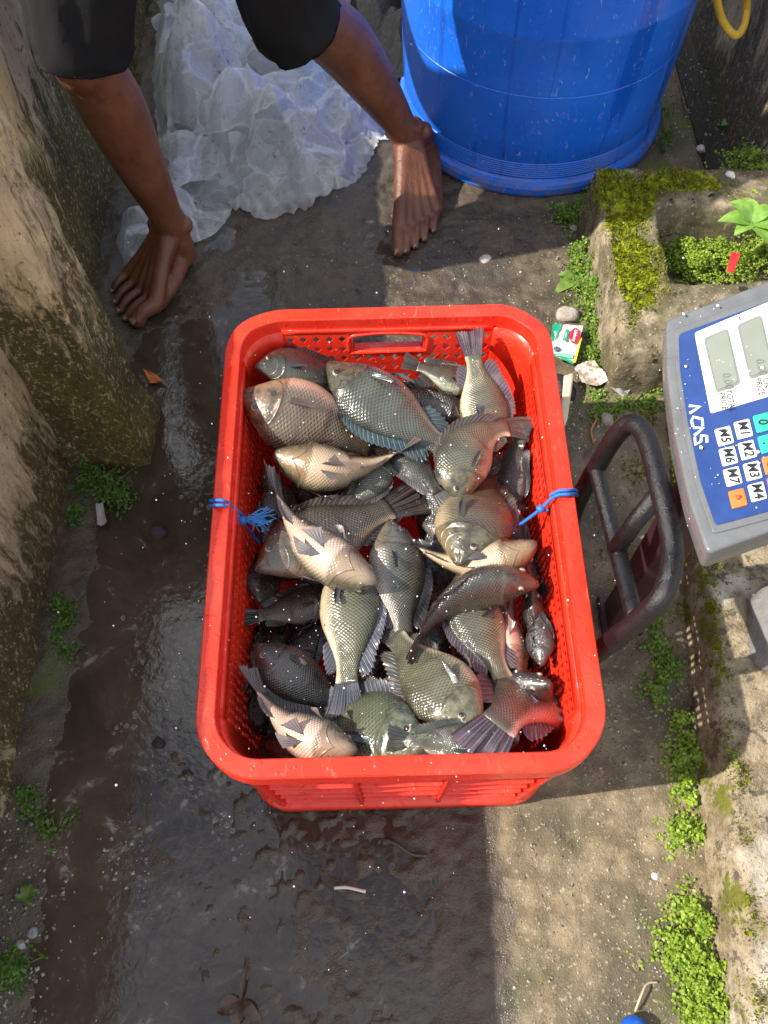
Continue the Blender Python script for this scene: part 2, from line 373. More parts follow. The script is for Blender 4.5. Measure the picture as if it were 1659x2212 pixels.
# rim: profile swept round the rounded rectangle
prof = [(0, .284), (.0002, .3065), (.0014, .3080), (.0105, .3084), (.0190, .3080), (.0205, .3062), (.0215, .281), (.0204, .2797), (.0192, .281), (.0182, .3035), (.003, .3035), (.003, .284)]
V = []; F = []; hw, hl, r = whw(CZ); nr = 12
base = rrect(hw, hl, r, nr); NB = len(base)
for k, (x, y) in enumerate(base):
    q = k // (nr + 1); a = R(90 * q + 90 * (k % (nr + 1)) / nr)
    wob = .0012 * math.sin(k * .7) 
    for off, z in prof: V.append((x + off * math.cos(a) * (1), y + off * math.sin(a), z + wob))
npf = len(prof)
for k in range(NB):
    for j in range(npf):
        a = k * npf + j; b = k * npf + (j + 1) % npf; k2 = (k + 1) % NB
        F.append((a, k2 * npf + j, k2 * npf + (j + 1) % npf, b))
rim = obj('rim', V, F, M_CRATE, crate); rim.data.set_sharp_from_angle(angle=R(30))
def solid(o, t=.0025):
    s = o.modifiers.new('thickness', 'SOLIDIFY'); s.thickness = t; s.offset = 0; return o
# corner posts (solid rounded corners of the shell)
for q in range(4):
    V = []; nz = 9; na = 10
    for i in range(nz):
        z = .283 * i / (nz - 1) + .003; hw, hl, r = whw(z)
        cx, cy = ((hw - r), (hl - r)); sx, sy = ((1, 1), (-1, 1), (-1, -1), (1, -1))[q]
        for j in range(na + 1):
            a = R(90 * q + 90 * j / na); V.append((sx * cx + r * math.cos(a), sy * cy + r * math.sin(a), z))
    solid(obj('corner_post', V, grid_faces(nz, na + 1), M_CRATE, crate), .003)
# perforated walls -----------------------------------------------------
def panel(pt, nu, nz, z0, z1, hole, name, skip=None):
    """wall of cells with real openings; pt(s, z) -> local xyz, s in [-1, 1]"""
    V = []; F = []; idx = {}
    def vid(s, z):
        k = (round(s, 5), round(z, 5))
        if k not in idx: idx[k] = len(V); V.append(pt(s, z))
        return idx[k]
    for i in range(nu):
        for j in range(nz):
            s0 = -1 + 2 * i / nu; s1 = -1 + 2 * (i + 1) / nu; a0 = z0 + (z1 - z0) * j / nz; a1 = z0 + (z1 - z0) * (j + 1) / nz
            if skip and skip((s0 + s1) / 2, (a0 + a1) / 2): continue
            f = hole(i, j)
            c = [vid(s0, a0), vid(s1, a0), vid(s1, a1), vid(s0, a1)]
            if f is None: F.append(tuple(c)); continue
            if f == 'diamond':
                e = .17; sm = (s0 + s1) / 2; am = (a0 + a1) / 2; ds = s1 - s0; da = a1 - a0
                mids = [vid(sm, a0), vid(s1, am), vid(sm, a1), vid(s0, am)]
                inn = [vid(sm, a0 + da * e), vid(s1 - ds * e, am), vid(sm, a1 - da * e), vid(s0 + ds * e, am)]
                F += [(c[0], mids[0], inn[0], inn[3], mids[3]), (c[1], mids[1], inn[1], inn[0], mids[0]), (c[2], mids[2], inn[2], inn[1], mids[1]), (c[3], mids[3], inn[3], inn[2], mids[2])]
                continue
            u0, u1, v0, v1, sk = f
            h = [vid(s0 + (s1 - s0) * (u0 + sk * v0), a0 + (a1 - a0) * v0), vid(s0 + (s1 - s0) * (u1 + sk * v0), a0 + (a1 - a0) * v0),
                 vid(s0 + (s1 - s0) * (u1 + sk * v1), a0 + (a1 - a0) * v1), vid(s0 + (s1 - s0) * (u0 + sk * v1), a0 + (a1 - a0) * v1)]
            for k in range(4): F.append((c[k], c[(k + 1) % 4], h[(k + 1) % 4], h[k]))
    return solid(obj(name, V, F, M_CRATE, crate, smooth=False))
def side_pt(sg):
    def pt(s, z):
        hw, hl, r = whw(z); return (sg * hw, s * (hl - r), z)
    return pt
def end_pt(sg):
    def pt(s, z):
        hw, hl, r = whw(z); return (s * (hw - r), sg * hl, z)
    return pt
def side_hole(i, j):
    if i % 11 == 10: return None
    return (.16 + .14 * (j % 2), .66 + .14 * (j % 2), .12, .86, .1)
for sg in (-1, 1):
    panel(side_pt(sg), 44, 13, .012, .264, side_hole, 'side_wall')
    V = [side_pt(sg)(s, z) for z in (.264, .275, .287) for s in np.linspace(-1, 1, 14)]
    solid(obj('side_band', V, grid_faces(3, 14), M_CRATE, crate))
for sg, nm in ((1, 'end_wall'), (-1, 'end_wall')):
    nu, nz = 16, 14
    panel(end_pt(sg), nu, nz, .012, .28, lambda i, j: 'diamond', nm, skip=lambda s, z: abs(s) < .34 and .246 < z)
    V = [end_pt(sg)(s, z) for z in (.28, .29) for s in np.linspace(-1, 1, 14)]
    solid(obj('end_band', V, grid_faces(2, 14), M_CRATE, crate))
    # hand-hole lip
    hw, hl, r = whw(.22); w = hw - r
    loop = [(-.375 * w, .243), (-.375 * w, .272), (-.2 * w, .279), (0, .2805), (.2 * w, .279), (.375 * w, .272), (.375 * w, .243)]
    P = catmull([(x, sg * whw(z)[1], z) for x, z in loop], 4) + [Vector((loop[0][0], sg * whw(.243)[1], .243))]
    Vv, Ff = tube(P, .0032, 6); obj('hand_hole_lip', Vv, Ff, M_CRATE, crate)
hw, hl, r = whw(0)
fl = obj('floor_panel', [(x, y, .006) for x, y in rrect(hw, hl, r, 6)], [tuple(range(28))], M_CRATE, crate, smooth=False); solid(fl, .004)
# outer louvre slats and ribs
zs = [.066, .110, .154, .198, .242]
def slat(name, cx, cy, L, along_x, z, sg):
    d = .016; t = .0045
    bm = bmesh.new()
    mtx = Matrix.Translation((cx, cy, z)) @ Matrix.Rotation(0 if along_x else R(90), 4, 'Z')
    bmesh.ops.create_cube(bm, size=1, matrix=mtx @ Matrix.Rotation(R(-14 * sg if along_x else 14 * sg), 4, 'X') @ Matrix.Diagonal((L, d, t, 1)))
    o = from_bm(name, bm, M_CRATE, crate); bevel_mod(o, .0014, 2); return o
for sg in (-1, 1):
    for z in zs:
        hw, hl, r = whw(z); w = hw - r + .012
        for k in (-1, 0, 1):
            slat('slat', k * w * .667, sg * (hl + .0095), w * .667 - .007, True, z, sg)
        slat('slat', sg * (hw + .0095), 0, 2 * (hl - r) + .02, False, z, sg)
    for k in (-1.02, -.333, .333, 1.02):
        V = []; F = []
        for i in range(6):
            z = .008 + (.283 - .008) * i / 5; hw, hl, r = whw(z); w = hw - r + .012
            y0 = sg * (hl + .001); y1 = sg * (hl + .0195)
            for dx, y in ((-.003, y0), (.003, y0), (.003, y1), (-.003, y1)): V.append((k * w + dx, y, z))
        F = grid_faces(6, 4, True) + [(0, 1, 2, 3), (20, 21, 22, 23)]
        bevel_mod(obj('upright_rib', V, F, M_CRATE, crate, smooth=False), .001, 1)
# base skirt
V = []; F = []; pts = rrect(.176 + .019, .270 + .0235, .05, 8); n = len(pts)
pts_in = rrect(.176, .270, .04, 8)
for z, P in ((.004, pts), (.032, pts), (.034, pts_in), (.004, pts_in)):
    for x, y in P: V.append((x, y, z))
for a in range(4):
    for k in range(n): F.append((a * n + k, a * n + (k + 1) % n, ((a + 1) % 4) * n + (k + 1) % n, ((a + 1) % 4) * n + k))
obj('base_skirt', V, F, M_CRATE, crate)

# ------------------------------------------------------------------ fish
def mat_fish():
    m = M('wet_tilapia_skin'); uv = m.n('UVMap').outputs[0]
    sp = m.n('SeparateXYZ', {0: uv}); u, v = sp.outputs[0], sp.outputs[1]
    oi = m.n('ObjectInfo'); tint = oi.outputs['Color']; dk = oi.outputs['Alpha']
    oc = m.objc(); big = m.noise(oc, 38, 4, .6); fine = m.noise(oc, 330, 3, .6)
    # scale lattice, two interleaved grids make hexagonal cells
    NU, NV = 38., 16.
    gu = m.math('ADD', m.math('MULTIPLY', u, NU), m.math('MULTIPLY', m.noise(oc, 20, 2), .6)); gv = m.math('ADD', m.math('MULTIPLY', v, NV), m.math('MULTIPLY', u, 1.2))
    def cell(off):
        a = m.math('SUBTRACT', m.math('FRACT', m.math('ADD', gu, off)), .5); b = m.math('SUBTRACT', m.math('FRACT', m.math('ADD', gv, off)), .5)
        a = m.math('MULTIPLY', a, 1.15)
        return m.math('SQRT', m.math('ADD', m.math('MULTIPLY', a, a), m.math('MULTIPLY', b, b)))
    d1, d2 = cell(0.), cell(.5)
    dm = m.math('MINIMUM', d1, d2); edge = m.math('ABSOLUTE', m.math('SUBTRACT', d1, d2))
    rim = m.rng(edge, .0, .17, 1., 0.)
    body = m.math('MULTIPLY', m.rng(m.math('ADD', u, m.math('MULTIPLY', m.math('ABSOLUTE', m.math('SUBTRACT', v, .5)), .12)), .285, .31), m.rng(u, .985, .955))
    # countershading
    back = m.mix(big, (.024, .024, .018), (.052, .051, .036)); flank = m.mix(big, (.085, .087, .066), (.165, .165, .13)); belly = m.mix(big, (.6, .46, .36), (.74, .66, .55))
    c = m.mix(m.rng(v, .1, .5), back, flank); c = m.mix(m.rng(m.math('ADD', v, m.math('MULTIPLY', big, .1)), .68, .86), c, belly)
    flk = m.rng(v, .84, .66)
    sc = m.mix(m.rng(dm, .12, .36), (.03, .03, .022), (.46, .44, .32)); c2 = m.mix(m.math('MULTIPLY', m.math('MULTIPLY', body, flk), .95), c, m.mix(.6, c, m.mix(1., c, m.mix(m.rng(dm, .1, .4), (.34, .34, .34), (1.75, 1.72, 1.62)), 'MULTIPLY')))
    c2 = m.mix(m.math('MULTIPLY', m.math('MULTIPLY', rim, body), m.math('MULTIPLY', flk, m.rng(big, .3, .7, .1, .45))), c2, (.30, .29, .235))
    # head: smooth olive skin, dusky muzzle, gill cover edge
    head = m.mix(m.rng(m.noise(oc, 75, 5, .65), .35, .65), (.04, .04, .03), (.24, .215, .155)); head = m.mix(m.rng(v, .6, .95), head, (.36, .28, .19))
    head = m.mix(m.rng(u, .1, .0), head, (.085, .07, .055))
    c3 = m.mix(m.rng(u, .30, .27), c2, head)
    gl = m.math('ADD', u, m.math('MULTIPLY', m.math('MULTIPLY', m.math('SUBTRACT', v, .52), m.math('SUBTRACT', v, .52)), .55))
    groove = m.math('MULTIPLY', m.rng(m.math('ABSOLUTE', m.math('SUBTRACT', gl, .272)), .0, .010, 1., 0.), m.rng(v, .2, .3))
    c3 = m.mix(m.math('MULTIPLY', groove, .55), c3, (.09, .05, .04))
    cheek = m.math('MULTIPLY', m.rng(m.math('ABSOLUTE', m.math('SUBTRACT', gl, .205)), .0, .007, 1., 0.), m.rng(v, .45, .55))
    c3 = m.mix(m.math('MULTIPLY', cheek, .22), c3, (.1, .08, .06))
    mouth = m.math('MULTIPLY', m.rng(m.math('ABSOLUTE', m.math('SUBTRACT', v, m.math('MULTIPLY_ADD', u, 1.2, .5))), .0, .05, 1., 0.), m.rng(u, .085, .07))
    c3 = m.mix(m.math('MULTIPLY', mouth, .9), c3, (.04, .028, .022))
    bars = m.rng(m.n('TexWave', {'Vector': m.n('CombineXYZ', {0: u}).outputs[0], 'Scale': 1.7, 'Distortion': 1.5, 'Detail': 2.}).outputs['Fac'], .45, .9, 0., .32)
    c3 = m.mix(m.math('MULTIPLY', bars, m.rng(v, .85, .5)), c3, (.06, .055, .04))
    sheen = m.mix(m.rng(m.noise(oc, 26, 2), .42, .62, 0., .34), c3, m.mix(m.noise(oc, 60, 2), (.12, .17, .11), (.22, .2, .11)))
    c3 = m.mix(flk, c3, sheen)
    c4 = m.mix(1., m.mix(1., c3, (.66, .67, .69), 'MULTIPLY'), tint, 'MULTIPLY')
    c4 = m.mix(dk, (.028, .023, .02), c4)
    h = m.math('ADD', m.math('MULTIPLY', m.math('MULTIPLY', m.math('SUBTRACT', .5, dm), body), 1.4), m.math('MULTIPLY', fine, .22))
    h = m.math('SUBTRACT', h, m.math('MULTIPLY', m.math('ADD', groove, m.math('ADD', mouth, m.math('MULTIPLY', cheek, .4))), .6))
    nb = m.bump(h, m.rng(big, .3, .7, .3, .75), .0022)
    cn = m.bump(m.math('ADD', m.math('ADD', m.noise(oc, 150, 3, .6), m.math('MULTIPLY', m.noise(oc, 55, 3), .8)), m.math('MULTIPLY', m.math('SUBTRACT', .5, dm), .7)), .6, .002)
    return m.done(m.bsdf(Base_Color=c4, Roughness=m.rng(fine, .3, .7, .22, .4), Metallic=.12, Specular_IOR_Level=.6, Coat_Weight=1., Coat_Roughness=.07, Coat_Normal=cn, Normal=nb))
def mat_fin():
    m = M('fish_fin_membrane'); uv = m.n('UVMap').outputs[0]; sp = m.n('SeparateXYZ', {0: uv}); s, t = sp.outputs[0], sp.outputs[1]
    oi = m.n('ObjectInfo'); oc = m.objc()
    st = m.math('PINGPONG', s, .5); ray_ = m.rng(st, .28, .45)
    c = m.mix(ray_, (.045, .046, .055), (.19, .18, .175))
    dots = m.math('MULTIPLY', m.rng(m.math('PINGPONG', m.math('MULTIPLY', t, 9.), .5), .2, .4), m.rng(t, .95, .4))
    c = m.mix(m.math('MULTIPLY', dots, .42), c, (.04, .042, .055))
    c = m.mix(m.rng(t, .6, 1., 0., .8), c, (.11, .085, .095))
    c = m.mix(m.rng(m.noise(oc, 40, 3), .5, .7, 0., .4), c, (.22, .21, .205))
    c = m.mix(1., c, oi.outputs['Color'], 'MULTIPLY')
    nb = m.bump(ray_, .7, .0015)
    p = m.bsdf(Base_Color=c, Roughness=.3, Specular_IOR_Level=.6, Coat_Weight=.6, Coat_Roughness=.1, Normal=nb)
    tr = m.n('BsdfTranslucent', {'Color': c})
    return m.done(m.n('MixShader', {0: .22, 1: p.outputs[0], 2: tr.outputs[0]}))
M_FISH, M_FIN = mat_fish(), mat_fin()
M_IRIS = simple('fish_iris', (.34, .29, .19), .12, None, .5, 500, .6, .8); M_PUPIL = simple('fish_pupil', (.008, .008, .01), .04, None, .1, 50, .8, 1.)
PT = [(0, .004), (.012, .022), (.04, .042), (.08, .072), (.15, .118), (.22, .158), (.3, .186), (.4, .198), (.5, .19), (.6, .168), (.7, .134), (.8, .098), (.88, .072), (.95, .064), (1, .068), (1.02, .066)]
PB = [(0, -.004), (.012, -.02), (.04, -.036), (.08, -.056), (.15, -.092), (.22, -.125), (.3, -.152), (.4, -.168), (.5, -.166), (.6, -.147), (.7, -.113), (.8, -.079), (.88, -.060), (.95, -.056), (1, -.062), (1.02, -.06)]
PW = [(0, .004), (.012, .02), (.04, .036), (.08, .052), (.15, .073), (.22, .088), (.3, .098), (.4, .099), (.5, .09), (.6, .074), (.7, .056), (.8, .039), (.88, .027), (.95, .018), (1, .011), (1.02, .006)]
def ip(tab, x): return np.interp(x, [a for a, b in tab], [b for a, b in tab])
US = np.concatenate([np.linspace(0, .08, 10, endpoint=False), np.linspace(.08, .34, 22, endpoint=False), np.linspace(.34, 1.02, 34)])
def smooth_tab(tab):
    y = ip(tab, np.linspace(0, 1.02, 300)); k = np.hanning(21); k /= k.sum()
    yy = np.convolve(np.pad(y, 10, mode='edge'), k, 'valid'); w = np.clip(np.linspace(0, 1.02, 300) / .06, 0, 1)
    return np.linspace(0, 1.02, 300), y * (1 - w) + yy * w
TT, TB, TW = smooth_tab(PT), smooth_tab(PB), smooth_tab(PW)
def prof_at(u, deep=1., fat=1.):
    return np.interp(u, *TT) * deep, np.interp(u, *TB) * deep, np.interp(u, *TW) * fat
NA = 30
def spine(lat, ver, p_lat=1.5):
    """bent backbone sampled from u=-.1 to 1.6"""
    us = np.linspace(-.1, 1.6, 341); du = us[1] - us[0]
    a = lat * np.sign(us) * np.abs(np.clip(us, 0, 2)) ** p_lat; g = ver * np.clip(us, 0, 2) ** 1.3
    t = np.stack([np.cos(a) * np.cos(g), np.sin(a) * np.cos(g), np.sin(g)], -1)
    pos = np.cumsum(t, 0) * du; i0 = np.argmin(abs(us)); pos -= pos[i0]
    nrm = np.stack([-np.sin(a), np.cos(a), np.zeros_like(a)], -1); drs = np.cross(t, nrm)
    return us, pos, nrm, drs
def fish(S, T, zs, zt, roll, label, tint=(1, 1, 1), dark=1., lat=0., ver=0., deep=1., fat=1., erect=.6, tail=1., fin_tint=None, pect=1., plat=1.5, pelv=1., spread=1., name='tilapia'):
    def seat(p, z):                                   # keep the fish inside the crate walls
        z = z * .75 + .095
        for _ in range(20):
            q = at(*p, z)
            if abs(q.x - .012) < .170 and -.232 < q.y - .474 < .258: break
            z += .006
        return at(*p, min(z, .285))
    S = seat(S, zs); T = seat(T, zt); deep *= 1.36; fat *= 1.2
    us, pos, nrm, drs = spine(lat, ver, plat)
    def at_u(A, u): return np.stack([np.interp(u, us, A[:, k]) for k in range(3)], -1)
    def deform(P):
        P = np.asarray(P, float); c = at_u(pos, P[:, 0]); return c + at_u(nrm, P[:, 0]) * P[:, 1:2] + at_u(drs, P[:, 0]) * P[:, 2:3]
    c0 = at_u(pos, np.array([0.]))[0]; c1 = at_u(pos, np.array([1.]))[0]
    ch = c0 - c1; L = (S - T).length; sc = L / np.linalg.norm(ch); e1 = ch / np.linalg.norm(ch)
    d = np.array([0, 0, 1.]); d = d - e1 * d.dot(e1); d /= np.linalg.norm(d); l = np.cross(d, e1)
    Fw = np.array((S - T).normalized()); up = np.array([0, 0, 1.]); up = up - Fw * up.dot(Fw); up /= np.linalg.norm(up); left = np.cross(up, Fw)
    D = math.cos(R(roll)) * up + math.sin(R(roll)) * left; Lf = np.cross(D, Fw)
    Rm = np.outer(Fw, e1) + np.outer(D, d) + np.outer(Lf, l)
    base = at_u(pos, np.array([.45]))[0]
    origin = np.array(S) + Rm @ ((base - c0) * sc)
    def W(P): return ((deform(P) - base) * sc) @ Rm.T
    root = empty(name, origin); tag(root, label, 'fish', 'tilapia heaped in the crate')
    # body
    tp, bt, wd = prof_at(US, deep, fat); V = []; UV = []
    for i, u in enumerate(US):
        mid = (tp[i] + bt[i]) / 2; h = (tp[i] - bt[i]) / 2
        for k in range(NA):
            a = 2 * math.pi * k / NA; sn, cs = math.sin(a), math.cos(a)
            v = min(a, 2 * math.pi - a) / math.pi
            y = wd[i] * math.copysign(abs(sn) ** 1.08, sn)
            y *= 1 + .18 * math.exp(-((v - .66) / .2) ** 2) * (.25 < u < .62)
            ug = .272 - .55 * (v - .52) ** 2
            if .2 < v < .95: y += math.copysign(.0085, sn) * float(sstep(.12, .25, u) * (1 - sstep(ug - .004, ug + .012, u))) * min(1, (v - .2) * 5)
            mline = .5 + 1.2 * u
            if u < .075: y *= 1 - .22 * math.exp(-((v - mline) / .07) ** 2)
            V.append((u, y, mid + h * cs)); UV.append((u, v))
    F = grid_faces(len(US), NA, True); n = len(V); V += [(-.004, 0, 0), (1.024, 0, .004)]; UV += [(0, .5), (1, .5)]
    F += [(n, (k + 1) % NA, k) for k in range(NA)]; e0 = (len(US) - 1) * NA; F += [(n + 1, e0 + k, e0 + (k + 1) % NA) for k in range(NA)]
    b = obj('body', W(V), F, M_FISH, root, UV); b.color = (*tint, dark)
    ft = fin_tint or tuple(x * (.35 + .65 * dark) for x in tint)
    rs = random.Random(hash(label) % 9999 if False else sum(map(ord, label)))
    def fin(nm, bases, tips, per=4, nt=7, zig=.0035, side=(0, 1, 0), jag=.0, par=None):
        nb = len(bases); ns = (nb - 1) * per + 1; V = []; UV = []
        for i in range(ns):
            f = i / per; k = min(int(f), nb - 2); w = f - k
            B = np.array(bases[k]) * (1 - w) + np.array(bases[k + 1]) * w; Tp = np.array(tips[k]) * (1 - w) + np.array(tips[k + 1]) * w
            notch = 1 - jag * math.sin(w * math.pi)
            for j in range(nt):
                t = j / (nt - 1); p = B + (Tp - B) * t * notch
                p = p + np.array(side) * (zig * math.cos(2 * math.pi * f) * (.3 + .7 * t) + .012 * math.sin(t * 2.2 + f * .5 + rs_ph) * t)
                V.append(p); UV.append((f, t))
        o = obj(nm, W(V), grid_faces(ns, nt), M_FIN, root, UV); o.color = (*ft, 1); return o
    rs_ph = rs.uniform(0, 6)
    # tail
    nb = 13; q = np.linspace(-1, 1, nb); tb = [(.985, 0, .058 * a * deep + .004) for a in q]
    tt = [(.985 +   .30 * tail * (1 - .10 * (1 - abs(a)) ** 2 - .06 * abs(a) ** 3), .02 * rs.uniform(-1, 1), .155 * spread * a + .01 * rs.uniform(-1, 1)) for a in q]
    fin('tail_fin', tb, tt, 4, 9, .003, jag=.05)
    # dorsal
    nb = 20; xs = np.linspace(.29, .9, nb); tps = prof_at(xs, deep, fat)[0]
    le = np.interp(xs, [.29, .36, .5, .68, .8, .86, .9], [.05, .09, .1, .115, .165, .13, .06]); lam = np.radians(np.interp(xs, [.29, .9], [62, 34])) * erect
    fin('dorsal_fin', [(x, 0, t - .012) for x, t in zip(xs, tps)], [(x + l_ * math.cos(a), .03 * rs.uniform(-.4, 1) * (1 - erect), t + l_ * math.sin(a)) for x, t, l_, a in zip(xs, tps, le, lam)], 4, 6, .004, jag=.16)
    nb = 9; xs = np.linspace(.69, .9, nb); bts = prof_at(xs, deep, fat)[1]
    le = np.interp(xs, [.69, .76, .83, .9], [.06, .12, .14, .05]); lam = np.radians(np.interp(xs, [.69, .9], [55, 28])) * max(.35, erect)
    fin('anal_fin', [(x, 0, z + .01) for x, z in zip(xs, bts)], [(x + l_ * math.cos(a), 0, z - l_ * math.sin(a)) for x, z, l_, a in zip(xs, bts, le, lam)], 4, 6, .004, jag=.12)
    for sg in (-1, 1):
        w = prof_at(.31, deep, fat)[2]; nb = 8; q = np.linspace(0, 1, nb)
        ang = R(18) + q * R(26) * pect; z0 = -.02
        ln = .2 * (1 - .35 * abs(q - .3))
        fin('pectoral_fin', [(.3 + .012 * a, sg * (w + .006), z0 - .045 * a) for a in q], [(.31 + l_ * math.cos(a2), sg * (w + .012 + .05 * pect), z0 + .02 - l_ * math.sin(a2) * .75) for a, l_, a2 in zip(q, ln, ang)], 4, 6, .003)
        nb = 6; q = np.linspace(0, 1, nb); bz = prof_at(.38, deep, fat)[1]
        fin('pelvic_fin', [(.35 + .03 * a, sg * (.022 + .01 * a), bz + .012) for a in q], [(.56 - .10 * a, sg * (.03 + .05 * a * pelv), bz - .05 * pelv * (1 - .3 * a) + .01) for a in q], 4, 6, .003)
        # eye
        ue, ve = .125, .36; tp_, bt_, wd_ = prof_at(ue, deep, fat); a = ve * math.pi
        c = np.array([ue, sg * wd_ * math.sin(a) ** 1.08 * .93, (tp_ + bt_) / 2 + (tp_ - bt_) / 2 * math.cos(a)])
        for nm, rr, off, mt in (('eye', .0275, 0., M_IRIS), ('pupil', .0185, .0145, M_PUPIL)):
            V = []; nl = 9; nm_ = 12
            for i in range(nl):
                th = math.pi * i / (nl - 1)
                for k in range(nm_):
                    ph = 2 * math.pi * k / nm_
                    V.append(c + np.array([rr * math.sin(th) * math.cos(ph), sg * (rr * .62 * math.cos(th) + off), rr * math.sin(th) * math.sin(ph)]))
            o = obj(nm, W(V), grid_faces(nl, nm_, True), mt, root if nm == 'eye' else eye)
            if nm == 'eye': eye = o
    return root
# -- the catch, from the bottom of the heap upwards
K = (1, 1, 1); WARM = (1.12, .9, .76); PINK = (1.25, .95, .88); GRN = (.92, 1.06, .86); BRN = (1.0, .74, .5); GREY = (.85, .9, .9)
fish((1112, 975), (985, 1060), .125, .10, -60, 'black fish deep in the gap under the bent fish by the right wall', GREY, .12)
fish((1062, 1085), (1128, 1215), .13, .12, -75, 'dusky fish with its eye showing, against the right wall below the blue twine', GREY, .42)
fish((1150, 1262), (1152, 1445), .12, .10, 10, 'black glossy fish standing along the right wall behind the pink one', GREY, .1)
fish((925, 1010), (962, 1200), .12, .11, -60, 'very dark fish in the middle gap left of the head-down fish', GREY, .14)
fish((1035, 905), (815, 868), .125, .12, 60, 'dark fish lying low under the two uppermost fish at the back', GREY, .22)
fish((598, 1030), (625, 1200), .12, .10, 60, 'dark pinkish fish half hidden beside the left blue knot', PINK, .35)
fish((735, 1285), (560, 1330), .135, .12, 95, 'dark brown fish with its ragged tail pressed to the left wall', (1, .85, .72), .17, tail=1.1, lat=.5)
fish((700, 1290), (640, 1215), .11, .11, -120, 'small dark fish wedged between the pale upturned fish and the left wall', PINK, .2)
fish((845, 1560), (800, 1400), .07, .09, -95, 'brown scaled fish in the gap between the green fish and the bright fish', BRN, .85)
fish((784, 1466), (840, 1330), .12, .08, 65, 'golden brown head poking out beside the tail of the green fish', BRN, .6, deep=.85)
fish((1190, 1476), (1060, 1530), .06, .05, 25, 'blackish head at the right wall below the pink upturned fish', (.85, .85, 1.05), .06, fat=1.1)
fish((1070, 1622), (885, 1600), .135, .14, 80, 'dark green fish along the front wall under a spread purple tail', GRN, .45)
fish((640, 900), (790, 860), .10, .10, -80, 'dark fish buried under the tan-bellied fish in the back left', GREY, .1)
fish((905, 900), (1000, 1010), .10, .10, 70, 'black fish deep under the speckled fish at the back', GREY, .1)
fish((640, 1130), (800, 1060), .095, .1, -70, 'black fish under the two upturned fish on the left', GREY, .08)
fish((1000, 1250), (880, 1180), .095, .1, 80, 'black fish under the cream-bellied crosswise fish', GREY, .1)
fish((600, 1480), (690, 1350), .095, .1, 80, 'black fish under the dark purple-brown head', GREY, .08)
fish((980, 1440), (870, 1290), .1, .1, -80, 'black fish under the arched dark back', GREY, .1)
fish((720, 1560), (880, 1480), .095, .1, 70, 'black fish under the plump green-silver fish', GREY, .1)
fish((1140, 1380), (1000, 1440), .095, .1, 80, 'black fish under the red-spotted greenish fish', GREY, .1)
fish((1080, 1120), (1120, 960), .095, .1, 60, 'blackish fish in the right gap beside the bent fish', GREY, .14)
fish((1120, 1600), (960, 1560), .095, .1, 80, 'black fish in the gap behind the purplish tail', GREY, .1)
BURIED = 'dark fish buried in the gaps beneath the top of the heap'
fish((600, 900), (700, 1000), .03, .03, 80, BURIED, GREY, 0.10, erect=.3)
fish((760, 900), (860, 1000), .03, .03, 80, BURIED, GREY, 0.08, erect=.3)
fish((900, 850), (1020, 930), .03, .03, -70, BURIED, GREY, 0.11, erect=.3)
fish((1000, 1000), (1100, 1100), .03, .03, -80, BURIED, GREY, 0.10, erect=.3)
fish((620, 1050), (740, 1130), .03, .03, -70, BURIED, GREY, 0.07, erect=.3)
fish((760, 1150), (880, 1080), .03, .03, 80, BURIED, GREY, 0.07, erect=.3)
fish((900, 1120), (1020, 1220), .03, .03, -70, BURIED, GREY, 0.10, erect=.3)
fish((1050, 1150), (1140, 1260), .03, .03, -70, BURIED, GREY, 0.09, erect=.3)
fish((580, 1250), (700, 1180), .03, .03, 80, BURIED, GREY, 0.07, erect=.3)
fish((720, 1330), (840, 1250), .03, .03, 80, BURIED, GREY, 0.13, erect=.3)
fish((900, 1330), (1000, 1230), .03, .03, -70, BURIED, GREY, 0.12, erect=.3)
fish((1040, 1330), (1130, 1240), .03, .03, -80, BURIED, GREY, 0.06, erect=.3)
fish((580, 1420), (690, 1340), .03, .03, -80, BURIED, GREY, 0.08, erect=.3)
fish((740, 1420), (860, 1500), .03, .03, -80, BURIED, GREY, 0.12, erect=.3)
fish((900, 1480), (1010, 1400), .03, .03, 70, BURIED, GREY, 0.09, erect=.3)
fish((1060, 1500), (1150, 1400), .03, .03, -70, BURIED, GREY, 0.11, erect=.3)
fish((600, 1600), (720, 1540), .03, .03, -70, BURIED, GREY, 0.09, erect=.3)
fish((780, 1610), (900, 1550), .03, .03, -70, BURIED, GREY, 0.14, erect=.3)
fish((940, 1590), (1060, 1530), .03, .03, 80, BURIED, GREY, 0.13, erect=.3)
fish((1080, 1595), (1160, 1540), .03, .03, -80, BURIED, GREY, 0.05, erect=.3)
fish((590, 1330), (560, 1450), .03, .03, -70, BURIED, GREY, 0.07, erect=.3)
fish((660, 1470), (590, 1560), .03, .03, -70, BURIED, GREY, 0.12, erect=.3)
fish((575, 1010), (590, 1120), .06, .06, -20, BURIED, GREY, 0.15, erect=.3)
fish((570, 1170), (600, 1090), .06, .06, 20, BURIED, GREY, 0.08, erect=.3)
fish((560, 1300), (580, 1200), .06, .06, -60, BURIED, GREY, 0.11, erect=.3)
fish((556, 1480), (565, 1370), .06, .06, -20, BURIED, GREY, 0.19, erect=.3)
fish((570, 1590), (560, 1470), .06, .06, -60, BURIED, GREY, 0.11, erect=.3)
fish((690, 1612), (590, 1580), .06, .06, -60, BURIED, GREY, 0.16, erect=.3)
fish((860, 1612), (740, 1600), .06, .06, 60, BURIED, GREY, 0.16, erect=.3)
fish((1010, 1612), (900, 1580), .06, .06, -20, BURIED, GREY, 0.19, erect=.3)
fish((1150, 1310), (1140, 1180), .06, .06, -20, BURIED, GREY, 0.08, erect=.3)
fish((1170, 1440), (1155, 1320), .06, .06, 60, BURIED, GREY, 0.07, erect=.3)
fish((1110, 960), (1120, 1070), .06, .06, 60, BURIED, GREY, 0.13, erect=.3)
